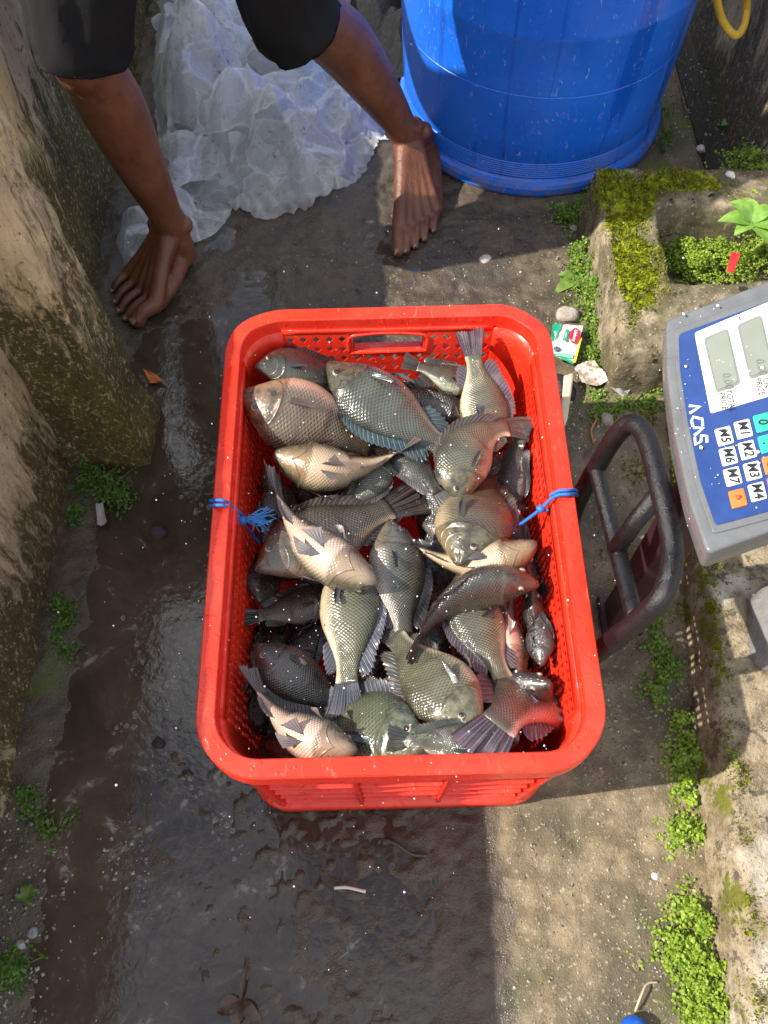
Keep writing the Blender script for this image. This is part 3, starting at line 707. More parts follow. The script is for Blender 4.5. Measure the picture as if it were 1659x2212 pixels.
fish((1075, 900), (1110, 960), .06, .06, -60, BURIED, GREY, 0.17, erect=.3)
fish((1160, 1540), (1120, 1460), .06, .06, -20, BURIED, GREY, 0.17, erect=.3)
# second layer
fish((551, 792), (745, 812), .155, .14, -84, 'dark olive fish in the back left corner of the crate', GRN, .22, fat=1.15, erect=.9)
fish((1030, 846), (905, 792), .16, .175, 84, 'olive fish at the back wall with its purple tail under the hand hole', GRN, .62, erect=.9)
fish((848, 980), (742, 1100), .16, .15, -88, 'scaly fish crossing under the upturned head at the left', (.95, .92, .8), .8)
fish((552, 1232), (840, 1100), .145, .15, -86, 'large dark-headed fish lying across below the first pale belly', WARM, .6, erect=.5)
fish((846, 948), (945, 1062), .165, .165, 82, 'dark fish with a pale spread tail in the middle of the crate', GREY, .4, fin_tint=(1.9, 1.9, 1.8))
fish((842, 1122), (872, 1372), .195, .175, -108, 'long dark-bodied fish with a pale jaw pointing away, in the centre', K, .7, lat=-.1, erect=.75, fat=1.15)
fish((990, 1238), (1086, 1460), .175, .195, 78, 'greenish fish with a red spot and a broad purple tail at the right', (1.05, .98, .8), .95, tail=1.15, lat=.15, spread=1.15, deep=1.02, fin_tint=(1.3, 1.05, 1.15))
fish((1122, 1468), (1108, 1290), .17, .12, 158, 'pink upturned fish with raised pelvic fins by the right wall', PINK, 1., lat=.3, pelv=1.6, fin_tint=(2.2, 1.7, 1.6))
fish((549, 1392), (742, 1530), .175, .13, 80, 'dark purple-brown head resting near the front left of the heap', (1.1, .85, .85), .34, fat=1.15, erect=.9)
fish((1118, 1554), (1082, 1565), -.02, .18, 90, 'purplish fish curled into the front right corner, its tail fanned out', (1.2, .9, .88), .85, tail=.88, lat=-1.1, spread=.9, deep=1.05, fin_tint=(1.5, 1.25, 1.35))
fish((925, 1615), (650, 1560), .13, .12, 84, 'plump green-silver fish lying along the front wall', GRN, 1., deep=1.05, erect=1., fin_tint=(.9, 1.05, 1.15))
# top layer
fish((752, 1195), (748, 1470), .18, .19, -86, 'bright green-gold scaled fish, tail towards the camera, left of centre', (1.08, 1.05, .82), 1.15, deep=.9, tail=.95, fin_tint=(1., 1.05, 1.2))
fish((1042, 1572), (856, 1378), .195, .185, -84, 'brightest silver-gold fish, head to the front, right of centre', (1.18, 1.12, .9), 1.25, deep=1.08, erect=.45)
fish((520, 848), (800, 958), .205, .15, 112, 'big tan-bellied fish with its dark snout against the left wall', (1.45, 1.02, .82), .95, deep=1.12, fat=1.1, erect=.2, pelv=.7, lat=-.25)
fish((706, 784), (962, 968), .215, .18, 84, 'grey-headed speckled fish pointing to the back left, beside the hand hole', (.86, .92, .84), .82, deep=.98, erect=.85, fin_tint=(.75, 1.25, 1.25))
fish((1060, 975), (1022, 772), .165, .235, 84, 'olive reticulated fish with its tail raised against the back right corner', (1.02, 1.02, .78), 1.0, deep=1.02, erect=1., tail=1.05, lat=.35, fin_tint=(1.25, 1.05, 1.15))
fish((1000, 1090), (1095, 925), .2, .205, -74, 'fish bent into an arc with a pink belly, below the raised tail', (1.08, 1.04, .82), 1.05, ver=-1.5, deep=1.05, erect=.4, lat=.15, tail=.9)
fish((592, 976), (842, 985), .225, .18, -150, 'upturned fish showing its yellow throat at the left of the heap', (1.2, 1.02, .78), .95, lat=-1.0, plat=1.1, pelv=1.5, fat=1.5, deep=1.0)
fish((991, 1222), (1046, 1035), .235, .15, 82, 'bronze fish diving head first towards the camera at the right', (.98, .9, .68), .85, deep=1.16, fat=1.1, erect=.3, lat=-.3)
fish((1159, 1170), (915, 1188), .19, .185, 158, 'cream-bellied fish lying crosswise under the bronze head', (1.15, 1.0, .76), 1.05, lat=1.2, plat=1.1, fat=1.3, deep=.8, tail=1.0, fin_tint=(1.1, 1.1, 1.1))
fish((1165, 1264), (908, 1378), .215, .205, 8, 'dark fish seen from above, its back arched across the right side', (.9, .86, .74), .5, lat=1.35, plat=1.1, fat=1.1, deep=.85, erect=.1, tail=.9)
fish((816, 1258), (606, 1080), .24, .205, 166, 'pale belly-up fish pointing to the right in the middle of the heap', (1.35, 1.2, 1.08), 1.15, lat=.75, plat=1.2, fat=1.25, pelv=1.7, fin_tint=(2.4, 2.3, 2.1), deep=.8)
fish((772, 1622), (566, 1500), .235, .20, 160, 'cream belly-up fish in the front left corner with its tail up the wall', (1.3, 1.1, 1.02), 1.1, lat=.8, plat=1.2, fat=1.35, pelv=1.9, fin_tint=(2., 1.8, 1.7), deep=.85)
# ------------------------------------------------------------------ person
def remesh(name, parts, voxel, smooth_it=6, keep=None):
    """join closed shells and melt them into one continuous surface"""
    V = []; F = []
    for v, f in parts:
        o = len(V); V += [tuple(p) for p in v]; F += [tuple(i + o for i in q) for q in f]
    me = mesh_from('tmp', V, F); ob = bpy.data.objects.new('tmp', me); col.objects.link(ob)
    bm = bmesh.new(); bm.from_mesh(me); bmesh.ops.recalc_face_normals(bm, faces=bm.faces[:]); bm.to_mesh(me); bm.free()
    r = ob.modifiers.new('r', 'REMESH'); r.mode = 'VOXEL'; r.voxel_size = voxel
    s = ob.modifiers.new('s', 'SMOOTH'); s.factor = .5; s.iterations = smooth_it
    dg = bpy.context.evaluated_depsgraph_get(); dg.update()
    out = bpy.data.meshes.new_from_object(ob.evaluated_get(dg)); out.name = name
    bpy.data.objects.remove(ob); return out
def ell(c, r, mat=None, nu=14, nv=18):
    V = []; c = Vector(c)
    for i in range(nu):
        th = math.pi * (i + .5) / nu
        for k in range(nv):
            ph = 2 * math.pi * k / nv; p = Vector((r[0] * math.sin(th) * math.cos(ph), r[1] * math.sin(th) * math.sin(ph), r[2] * math.cos(th)))
            V.append(c + (mat @ p if mat else p))
    F = grid_faces(nu, nv, True) + [tuple(range(nv))[::-1], tuple(range((nu - 1) * nv, nu * nv))]
    return V, F
def limb(pts, rad, k=8, n=20):
    P = catmull(pts, k); t = np.linspace(0, len(pts) - 1, len(P)); rr = np.interp(t, range(len(pts)), rad)
    kk = np.array([.25, .5, .25])
    for _ in range(6): rr[1:-1] = np.convolve(rr, kk, 'valid')
    return tube(P, list(rr), n)
def mat_skin():
    m = M('brown_skin'); v = m.gen(); n = m.noise(v, 14, 4); f = m.noise(v, 260, 4, .65); vein = m.noise(v, 60, 3, .5, 1.)
    c = m.mix(m.rng(n, .3, .7), (.125, .042, .02), (.205, .078, .038))
    c = m.mix(m.rng(m.noise(v, 70, 5, .7), .45, .7, 0, .55), c, (.11, .036, .018))
    mud = m.math('MULTIPLY', m.rng(m.n('SeparateXYZ', {0: v}).outputs[2], .03, .0), m.rng(m.noise(v, 40, 5), .42, .6))
    c = m.mix(mud, c, (.06, .045, .032))
    h = m.math('ADD', f, m.math('MULTIPLY', vein, .8))
    return m.done(m.bsdf(Base_Color=c, Roughness=m.rng(n, .3, .7, .3, .46), Specular_IOR_Level=.5, Normal=m.bump(h, .5, .0025)))
M_SKIN = mat_skin(); M_NAIL = simple('toenail', (.3, .18, .13), .35, None, .2, 200)
def cloth(name, c, sc=900):
    m = M(name); v = m.gen(); w = m.noise(v, sc, 2); n = m.noise(v, 18, 4)
    return m.done(m.bsdf(Base_Color=m.mix(n, tuple(x * .7 for x in c), tuple(x * 1.5 for x in c)), Roughness=.85, Specular_IOR_Level=.2, Normal=m.bump(m.math('MULTIPLY_ADD', n, 3., w), .35, .003)))
M_SHORTS = cloth('black_cotton', (.011, .0105, .0115))
person = empty('person', (-.17, 1.25, 0))
tag(person, 'barefoot person in black shorts standing astride behind the crate', 'person')
off = Vector(person.location)
shells = []
aA, kA = at(372, 492, .085), at(172, 100, .46); aB, kB = at(884, 292, .095), at(640, 0, .44)
hipA, hipB = Vector((-.32, 1.19, .77)), Vector((-.12, 1.21, .76))
nails = []
def foot(ank, heel, big, little, toes_r, h):
    """heel, arch, five long bones and five separate toes; big / little are the tips of the outermost toes"""
    parts = []; ax = ((big + little) / 2 - heel); ax.z = 0; ax.normalize(); sd = (little - big); sd.z = 0; sd.normalize(); U = Vector((0, 0, 1))
    ballb = big - ax * .060 - sd * .002; balll = little - ax * .046 + sd * .004
    parts.append(limb([ank + U * .03, ank, ank * .4 + heel * .6, heel + U * .004], [.027, .028, .027, .024])); parts.append(ell(heel + U * .0, (.025, .025, .024)))
    for w in (0., .35, .7, 1.):
        b = ballb * (1 - w) + balll * w; parts.append(limb([heel + ax * .01, (heel * .5 + b * .5) - sd * (.006 * (1 - w)), Vector((b.x, b.y, .013))], [.023, .017 + .003 * w, .0125]))
    for i in range(5):
        w = i / 4; b = ballb * (1 - w) + balll * w; b = Vector((b.x, b.y, .02 - .004 * w)); a0 = ank + ax * .018 - U * .006 + sd * (.02 * (w - .5))
        m_ = a0 * .48 + b * .52 + U * (.006 - .006 * w)
        parts.append(limb([a0, m_, b], [.0225, .0135, .0125 if i else .016], 8, 16))
        parts.append(limb([a0 + U * .012, m_ + U * .0105, b + U * (.008 if i else .011)], [.006, .0042, .0036], 8, 10))      # tendon
        tip = big * (1 - w) + little * w + ax * (.010 * math.sin(w * math.pi)); rr = toes_r[i]; tip2 = tip - ax * rr; tip2.z = max(rr * .95, .0075)
        k = b * .42 + tip2 * .58 + U * .007; k2 = b * .12 + tip2 * .88 + U * .004
        parts.append(limb([b, k, k2, tip2], [rr * 1.12, rr * .95, rr * .88, rr], 6, 14)); parts.append(ell(tip2, (rr * 1.05,) * 3, None, 8, 12))
        nails.append((tip2 + U * rr * .80 + ax * rr * .35, ax, sd, rr * .6))
    return parts
shells += foot(aA, at(395, 550, .026), at(284, 702, .014), at(238, 630, .011), [.0150, .0088, .0084, .0080, .0078], 0)
shells += foot(aB, at(925, 292, .03), at(858, 550, .013), at(936, 500, .011), [.0118, .0080, .0077, .0074, .0072], 0)
def leg(a, k, hip, outw):
    u = (k - a); back = Vector((0, .02, 0))
    shells.append(limb([a - Vector((0, 0, .02)), a + u * .12, a + u * .4 + back * .6 + outw * .3, a + u * .68 + back + outw * .4, a + u * .9, k + Vector((0, -.008, 0)), k * .7 + hip * .3, k * .3 + hip * .7, hip], [.029, .029, .042, .052, .045, .044, .05, .07, .085]))
    shells.append(ell(a + Vector((outw.x * 1.9, .006, .004)), (.014, .017, .017))); shells.append(ell(a - Vector((outw.x * 1.6, 0, -.006)), (.013, .016, .016)))
leg(aA, kA, hipA, Vector((-.016, 0, 0))); leg(aB, kB, hipB, Vector((.016, 0, 0)))
# the rest of him, out of view, pose shaped to throw the barrel's shade
pel, che, nek, hed = Vector((-.23, 1.19, .78)), Vector((-.51, 1.14, 1.03)), Vector((-.65, 1.12, 1.15)), Vector((-.74, 1.10, 1.24))
shells.append(limb([pel - Vector((0, 0, .06)), pel + (che - pel) * .35, che, nek], [.14, .135, .15, .065], 6, 24))
shells.append(limb([nek - (hed - nek) * .3, nek, hed], [.06, .055, .06])); shells.append(ell(hed + Vector((0, -.01, .02)), (.075, .095, .115)))
shells.append(ell(hed + Vector((0, -.105, -.005)), (.014, .02, .022))); 
for sg in (-1, 1):
    shells.append(ell(hed + Vector((sg * .076, 0, .01)), (.012, .02, .03)))
    sh = che + Vector((sg * .18, 0, .08)); el_ = sh + Vector((sg * .06, .16, -.16)); wr = el_ + Vector((-sg * .05, .16, .0))
    shells.append(limb([che + Vector((sg * .1, 0, .08)), sh, el_, wr], [.06, .05, .04, .028]))
    hand = wr + Vector((-sg * .02, .06, -.02)); shells.append(ell((wr + hand) / 2, (.03, .04, .04)))
    for i in range(4): shells.append(limb([hand + Vector((sg * (.02 - .013 * i), 0, 0)), hand + Vector((sg * (.022 - .014 * i), .03, -.02)), hand + Vector((sg * (.02 - .013 * i), .05, -.045 + .005 * abs(i - 1.5)))], [.009, .0085, .0075], 5, 10))
    shells.append(limb([wr + Vector((-sg * .02, .02, -.01)), wr + Vector((-sg * .045, .05, -.02)), wr + Vector((-sg * .05, .075, -.03))], [.011, .01, .008], 5, 10))
shells = [([Vector(p) - off for p in v], f) for v, f in shells]
link('body', remesh('body', shells, .003, 3), M_SKIN, person)
for c, ax, sd, r_ in nails:
    up = Vector((0, 0, 1)); V = []; c = c - off
    for i in range(5):
        for j in range(5):
            a = (i - 2) / 2; b = (j - 2) / 2
            V.append(c + ax * (a * r_ * 1.05) + sd * (b * r_) + up * (.0012 - .35 * r_ * b * b - (.5 * r_ * max(0, a) ** 2)))
    obj('toenail', V, grid_faces(5, 5), M_NAIL, person)
# shorts
def cloth_leg(pts, rad, seed):
    P = catmull([p - off for p in pts], 10); N = len(P); rr = np.interp(np.linspace(0, len(pts) - 1, N), range(len(pts)), rad); n = 40
    V, F = tube(P, list(rr), n, False)
    V = [Vector(v) for v in V]
    for i in range(N):
        for k in range(n):
            a = 2 * math.pi * k / n; w = fbm(np.array([3 * math.cos(a) + seed + i * .05]), np.array([3 * math.sin(a) + i * .16]), 3, seed)[0] - .5
            V[i * n + k] = P[i] + (V[i * n + k] - P[i]) * (1 + .26 * w)
    # hem: turn inwards
    o = len(V)
    for k in range(n): V.append(P[0] + (V[k] - P[0]) * .93 + (P[1] - P[0]).normalized() * .012)
    F = F + [(k, o + k, o + (k + 1) % n, (k + 1) % n) for k in range(n)]
    return V, F
dA, dB = (kA - aA), (kB - aB); hemA = aA + dA * .97; hemB = aB + dB * .90 + Vector((-.018, -.008, -.012))
V1, F1 = cloth_leg([hemA, kA * .9 + hipA * .1, kA * .4 + hipA * .6, hipA, pel], [.064, .068, .085, .11, .14], 3)
V2, F2 = cloth_leg([hemB, kB + dB * .12, kB * .4 + hipB * .6, hipB, pel], [.068, .066, .085, .115, .14], 5)
sh = obj('shorts', V1 + V2, F1 + [tuple(i + len(V1) for i in f) for f in F2], M_SHORTS, person)
sm = sh.modifiers.new('thick', 'SOLIDIFY'); sm.thickness = .002
shirt = remesh('shirt', [([Vector(p) - off for p in v], f) for v, f in [limb([pel - Vector((0, 0, .05)), pel + (che - pel) * .35, che, nek], [.155, .15, .165, .08], 6, 24)] + [limb([che + Vector((s_ * .08, 0, .08)), che + Vector((s_ * .18, 0, .08)), che + Vector((s_ * .24, .02, -.1))], [.08, .066, .06]) for s_ in (-1, 1)]], .012, 4)
link('shirt', shirt, cloth('grey_shirt_cotton', (.12, .12, .13)), person)
hair = remesh('hair', [([Vector(p) - off for p in v], f) for v, f in [ell(hed + Vector((0, .015, .045)), (.084, .098, .105))]], .01, 2)
link('hair', hair, simple('black_hair', (.012, .01, .009), .5, (300, .6, .004)), person)

# ------------------------------------------------------------------ blue barrel
def mat_barrel():
    m = M('blue_barrel_plastic'); v = m.objc(); n = m.noise(v, 7, 4); z = m.n('SeparateXYZ', {0: v}).outputs[2]
    streak = m.noise(m.scalev(v, (26., 26., .7)), 1., 3, .5)
    c = m.mix(m.rng(n, .3, .7), (.008, .115, .62), (.012, .15, .72))
    run = m.rng(streak, .6, .66)
    c = m.mix(m.math('MULTIPLY', run, .5), c, (.004, .05, .36))
    scr = m.rng(m.noise(m.scalev(v, (20., 60., 9.)), 3., 6, .75, 2.), .6, .67, 0, .75)
    c = m.mix(scr, c, (.35, .42, .55))
    c = m.mix(m.rng(m.noise(v, 120, 3), .69, .74, 0, .8), c, (.12, .13, .15))
    dirt = m.math('MULTIPLY', m.rng(z, .055, .02), m.rng(m.noise(v, 34, 6, .7), .44, .56))
    c = m.mix(m.math('MULTIPLY', dirt, .55), c, (.16, .15, .15))
    drops = m.rng(m.noise(v, 110, 2, .4), .66, .72)
    return m.done(m.bsdf(Base_Color=c, Roughness=m.n('Mix', {0: run, 2: m.rng(n, .3, .7, .26, .4), 3: .1}).outputs[0], Specular_IOR_Level=.5, Normal=m.bump(m.math('ADD', drops, m.math('MULTIPLY', m.noise(v, 40, 4), .3)), .25, .002)))
BAR = Vector((.318, 1.595, 0)); barrel = empty('plastic_barrel', BAR)
tag(barrel, 'large upright blue plastic barrel with water streaks at the top right', 'barrel')
M_BAR = mat_barrel()
pr = [(.0, .012), (.22, .012), (.262, .004), (.279, .006), (.2835, .014), (.283, .026), (.279, .033), (.272, .036), (.2685, .040)]
for i in range(7): z = .042 + i * .0048; pr += [(.2685, z), (.2700, z + .0018), (.2700, z + .0032), (.2685, z + .0046)]
pr += [(.2697, .085), (.2715, .12), (.2738, .16), (.2758, .20), (.2767, .2195), (.2757, .2205), (.2757, .2225), (.2770, .2235), (.2790, .27), (.2808, .318), (.2822, .324), (.2827, .33), (.2822, .336), (.2814, .342), (.2835, .42), (.284, .5), (.283, .58), (.2855, .586), (.2855, .6), (.282, .606), (.276, .75), (.268, .86), (.272, .872), (.272, .9), (.262, .905), (.2, .90), (.0, .90)]
NS = 96; V = []
for r_, z in pr:
    for k in range(NS): a = 2 * math.pi * k / NS; V.append((r_ * .972 * math.cos(a), r_ * .972 * math.sin(a), z))
shl = obj('shell', V, grid_faces(len(pr), NS, True), M_BAR, barrel); shl.data.set_sharp_from_angle(angle=R(11))

# ------------------------------------------------------------------ crumpled plastic sheet
def mat_plastic(name, op):
    """thin crumpled film: every little facet between creases tilts its own way, the creases themselves are milky"""
    m = M(name); v = m.gen(); lw = m.n('LayerWeight', {'Blend': .3}).outputs['Facing']
    wv = m.n('VectorMath', {0: m.n('TexNoise', {'Vector': v, 'Scale': 9., 'Detail': 3.}).outputs['Color'], 1: (.09, .09, .09), 2: v}, operation='MULTIPLY_ADD').outputs[0]
    nrm = m.n('NewGeometry').outputs['Normal']; edges = None
    for sc, k, st in ((6.5, 1., (1., .45, 1.)), (15., .7, (.5, 1., 1.)), (42., .32, (1., .45, 1.))):
        q = m.scalev(wv, st); c = m.n('TexVoronoi', {'Vector': q, 'Scale': sc}).outputs['Color']
        e = m.n('TexVoronoi', {'Vector': q, 'Scale': sc}, feature='DISTANCE_TO_EDGE').outputs[0]; e = m.rng(e, .0, .035, 1., 0.); edges = e if edges is None else m.math('MAXIMUM', edges, m.math('MULTIPLY', e, .6))
        off = m.scalev(m.n('VectorMath', {0: c, 1: (.5, .5, .5)}, operation='SUBTRACT').outputs[0], (k, k, k * .4))
        nrm = m.n('VectorMath', {0: nrm, 1: off}, operation='ADD').outputs[0]
    nrm = m.n('VectorMath', {0: nrm}, operation='NORMALIZE').outputs[0]
    dirt = m.math('MULTIPLY', m.rng(m.noise(v, 150, 4, .6), .58, .64), m.rng(m.noise(v, 9, 3), .42, .56))
    c = m.mix(dirt, (.9, .91, .91), (.1, .075, .05))
    p = m.bsdf(Base_Color=c, Roughness=.09, Specular_IOR_Level=1., Normal=nrm)
    tl = m.n('BsdfTranslucent', {'Color': (.85, .87, .87), 'Normal': nrm}); tr = m.n('BsdfTransparent', {'Color': (.97, .98, .98)})
    a = m.n('MixShader', {0: .3, 1: p.outputs[0], 2: tl.outputs[0]})
    fac = m.math('ADD', m.math('MULTIPLY_ADD', lw, .45, op), m.math('MULTIPLY_ADD', edges, .24, m.math('MULTIPLY', dirt, .5)), clamp=True)
    return m.done(m.n('MixShader', {0: fac, 1: tr.outputs[0], 2: a.outputs[0]}))
def in_poly(X, Y, P):
    ins = np.zeros(X.shape, bool); n = len(P); dist = np.full(X.shape, 9.)
    for i in range(n):
        x1, y1 = P[i]; x2, y2 = P[(i + 1) % n]
        c = ((y1 > Y) != (y2 > Y)) & (X < (x2 - x1) * (Y - y1) / (y2 - y1 + 1e-12) + x1); ins ^= c
        dx, dy = x2 - x1, y2 - y1; t = np.clip(((X - x1) * dx + (Y - y1) * dy) / (dx * dx + dy * dy + 1e-12), 0, 1)
        dist = np.minimum(dist, np.hypot(X - x1 - t * dx, Y - y1 - t * dy))
    return ins, dist
def crease(x, y, seed, n=7, f0=4., f1=17.):
    """folds of creased film: sharp ridges and valleys running in many directions, each over part of the sheet"""
    rs = random.Random(seed); out = 0
    for k in range(n):
        f = f0 * (f1 / f0) ** (k / (n - 1)); th = rs.uniform(0, math.pi)
        q = (x * math.cos(th) + y * math.sin(th)) * f + 1.3 * (fbm(x * f * .4 + k, y * f * .4, 2, seed + k) - .5) + rs.random()
        tri = np.abs(q - np.floor(q) - .5) * 2
        msk = sstep(.42, .62, vnoise(x * f * .45 + 7 * k, y * f * .45 - 3 * k, seed + 40 + k))
        out = out + msk * (tri - .5) / f
    return out
def sheet(name, px, hmax, wid, seed, mat, parent, lift=0., fold=1., zfix=.0, nb=230, nr=95, ctr=None):
    P = [at(x, y, 0.) for x, y in px]; C = at(*ctr, 0.) if ctr else sum(P, Vector()) / len(P)
    Bd = catmull(P + [P[0]], 12)[:-1]; nb = len(Bd)
    wob = fbm(np.arange(nb) * .35, np.zeros(nb), 3, seed) - .5
    Bx = np.array([p.x for p in Bd]); By = np.array([p.y for p in Bd]); k_ = 1 + .07 * wob; Bx = C.x + (Bx - C.x) * k_; By = C.y + (By - C.y) * k_
    t = np.linspace(0.02, 1, nr)[:, None] ** .7; X = C.x + (Bx - C.x)[None] * t; Y = C.y + (By - C.y)[None] * t
    _, d = in_poly(X, Y, list(zip(Bx, By)))
    pil = 1 - np.exp(-d / wid)
    Z = .004 + lift * sstep(0, .05, d) + pil * (hmax * (.3 + .8 * fbm(X * 4, Y * 4, 2, seed + 7))) + fold * (.25 + .75 * pil) * crease(X, Y, seed) * .48
    Z = np.maximum(Z, .0035 + .003 * vnoise(X * 60, Y * 60, seed))
    X2 = X + pil * fold * .014 * (fbm(X * 26, Y * 26, 2, seed + 30) - .5); Y2 = Y + pil * fold * .014 * (fbm(X * 26, Y * 26, 2, seed + 31) - .5)
    V = np.stack([X2, Y2, Z], -1).reshape(-1, 3)
    F = grid_faces(nr, nb, True) + [tuple(range(nb))]
    return obj(name, V.tolist(), F, mat, parent)
plastic = empty('plastic_sheet', (0, 0, 0)); tag(plastic, 'crumpled clear plastic sheet lying between the bare legs', 'plastic sheet')
MP, MP2 = mat_plastic('clear_film', .42), mat_plastic('clear_film_under', .4)
main = [(335, -140), (322, 40), (330, 180), (345, 330), (360, 420), (470, 395), (500, 455), (560, 474), (640, 462), (700, 440), (765, 395), (800, 360), (812, 315), (835, 300), (820, 240), (790, 150), (770, 60), (760, -140)]
tail_ = [(352, 330), (330, 400), (290, 450), (256, 500), (252, 560), (262, 612), (300, 600), (345, 560), (410, 535), (452, 518), (490, 480), (500, 440), (470, 380), (410, 330)]
sheet('outer_fold', main, .10, .10, 3, MP, plastic, lift=.02, ctr=(560, 170))
sheet('inner_layer', [(x + (540 - x) * .04, y + (220 - y) * .06) for x, y in main], .05, .09, 47, MP2, plastic, fold=.8, ctr=(560, 170))
sheet('loose_corner', tail_, .035, .06, 13, MP, plastic, fold=.6)
# folded flap over the top
flap = [(345, 205), (360, 260), (380, 300), (430, 322), (500, 328), (560, 300), (600, 262), (690, 235), (700, 180), (640, 120), (540, 100), (430, 120), (365, 160)]
sheet('folded_flap', flap, .085, .05, 29, MP, plastic, lift=.09, fold=.9)

# ------------------------------------------------------------------ black tarpaulin behind the leg
MT = M('black_woven_tarp'); v = MT.gen(); M_TARP = MT.done(MT.bsdf(Base_Color=MT.mix(MT.noise(v, 60, 4), (.003, .003, .004), (.01, .0105, .012)), Roughness=.5, Specular_IOR_Level=.3, Normal=MT.bump(MT.math('ADD', MT.noise(v, 70, 5, .7, 1.), MT.math('MULTIPLY', MT.noise(v, 600, 2), .4)), .8, .006)))
tp = [(745, -300), (735, -100), (760, 40), (800, 110), (840, 170), (870, 200), (890, 215), (905, 160), (920, 0), (940, -300)]
t_ = sheet('tarpaulin', tp, .12, .05, 61, M_TARP, None, fold=1.); tag(t_, 'black crumpled tarpaulin between the bare leg and the blue barrel', 'tarpaulin')
# ------------------------------------------------------------------ platform scale
M_BLACK = simple('black_powder_coat', (.008, .0072, .0085), .3, (700, .5, .002), .35, 90); M_MAROON = simple('dark_painted_steel', (.035, .014, .018), .35, (300, .2, .001), .35, 40)
M_HOUS = simple('grey_zinc_housing', (.13, .135, .14), .25, (120, .25, .002), .35, 35); M_BLUEP = simple('navy_keypad_film', (.018, .05, .19), .35, None, .3, 40, .5, .2)
M_WHITEP = simple('off_white_print', (.78, .77, .7), .45, None, .08, 60); M_LCD = simple('lcd_glass', (.22, .235, .19), .12, None, .15, 30, .6, .6); M_BEZ = simple('lcd_bezel', (.2, .205, .2), .3)
M_GREEN = simple('green_key', (.03, .47, .29), .4, None, .1); M_ORANGE = simple('orange_key', (.8, .17, .035), .4, None, .1); M_INK = simple('dark_print', (.02, .022, .03), .5)
scale_ = empty('platform_scale', (.345, .447, 0)); tag(scale_, 'bench weighing scale with black tube guard and blue keypad head at right', 'scale'); so = Vector(scale_.location)
def rel(V, o): return [Vector(p) - o for p in V]
loop = [at(1243, 1095, .2) + Vector((.028, .03, -.19)), at(1243, 1097, .2), at(1300, 990, .3), at(1340, 930, .355), at(1368, 916, .375), at(1396, 945, .385), at(1425, 1050, .39), at(1452, 1180, .39), at(1443, 1255, .388), at(1410, 1312, .37), at(1300, 1402, .27), at(1250, 1442, .2), at(1250, 1442, .2) + Vector((.03, .0, -.19))]
V, F = tube(catmull(loop, 8), .0118, 16); obj('guard_rail', rel(V, so), F, M_BLACK, scale_)
V, F = tube(catmull([at(1287, 1010, .283), at(1330, 1175, .29), at(1372, 1338, .315)], 8), .0102, 14); obj('cross_bar', rel(V, so), F, M_BLACK, scale_)
V, F = tube([at(1328, 1190, .292), at(1370, 1130, .33), at(1428, 1060, .385)], .0105, 14); obj('guard_strut', rel(V, so), F, M_BLACK, scale_)
post = from_bm('post', box_bm(.042, .042, .47, Matrix.Translation((0, 0, .245))), M_MAROON, scale_); bevel_mod(post, .004, 3)
bevel_mod(from_bm('post_base', box_bm(.06, .06, .012, Matrix.Translation((0, 0, .012))), M_MAROON, scale_), .003)
br = from_bm('head_bracket', box_bm(.09, .08, .03, Matrix.Translation((.02, 0, .475))), M_MAROON, scale_); bevel_mod(br, .004)
ZI = .53; O = at(1580, 950, ZI); ex = (at(1583, 1034, ZI) - at(1563, 947, ZI)).normalized(); eyf = Vector((0, 0, 1)).cross(ex); TAU = R(9)
ey = eyf * math.cos(TAU) + Vector((0, 0, math.sin(TAU))); ez = ex.cross(ey)
def dev(px, py):
    d = Vector(ray(px, py)); C = Vector((0, 0, CAM_H)); t = (O - C).dot(ez) / d.dot(ez); return C + d * t - so
def extr(name, px, h0, h1, m, parent, bev=.0, seg=3):
    bm = bmesh.new(); lo = [bm.verts.new(dev(*p) + ez * h0) for p in px]; hi = [bm.verts.new(dev(*p) + ez * h1) for p in px]; n = len(px)
    bm.faces.new(lo); bm.faces.new(hi[::-1])
    for i in range(n): bm.faces.new((lo[i], hi[i], hi[(i + 1) % n], lo[(i + 1) % n]))
    o = from_bm(name, bm, m, parent, False)
    if bev: bevel_mod(o, bev, seg, 50); o.data.polygons.foreach_set('use_smooth', [True] * len(o.data.polygons))
    return o
def rnd(px, r=8, n=4):
    out = []; N = len(px)
    for i in range(N):
        p = Vector((*px[i], 0)); a = Vector((*px[i - 1], 0)); b = Vector((*px[(i + 1) % N], 0)); A = p + (a - p).normalized() * r; B = p + (b - p).normalized() * r
        for k in range(n + 1): t = k / n; q = A * (1 - t) ** 2 + p * 2 * t * (1 - t) + B * t * t; out.append((q.x, q.y))
    return out
hous = rnd([(1438, 690), (1700, 590), (1905, 515), (2000, 1000), (1720, 1128), (1528, 1196), (1490, 1085), (1458, 940), (1440, 800)], 16)
extr('housing', hous, -.034, 0, M_HOUS, scale_, .009, 4)
extr('face_bezel', rnd([(1456, 714), (1700, 624), (1890, 555), (1975, 985), (1715, 1108), (1540, 1155), (1505, 1060), (1476, 925), (1460, 800)], 12), -.001, .0018, M_HOUS, scale_, .001)
extr('keypad_panel', rnd([(1465, 726), (1700, 640), (1880, 572), (1962, 975), (1715, 1092), (1545, 1138), (1512, 1042), (1485, 915), (1468, 800)], 10), .0015, .003, M_BLUEP, scale_)
extr('display_surround', rnd([(1499, 724), (1700, 640), (1818, 596), (1850, 800), (1700, 849), (1534, 898)], 6), .002, .0038, M_WHITEP, scale_)
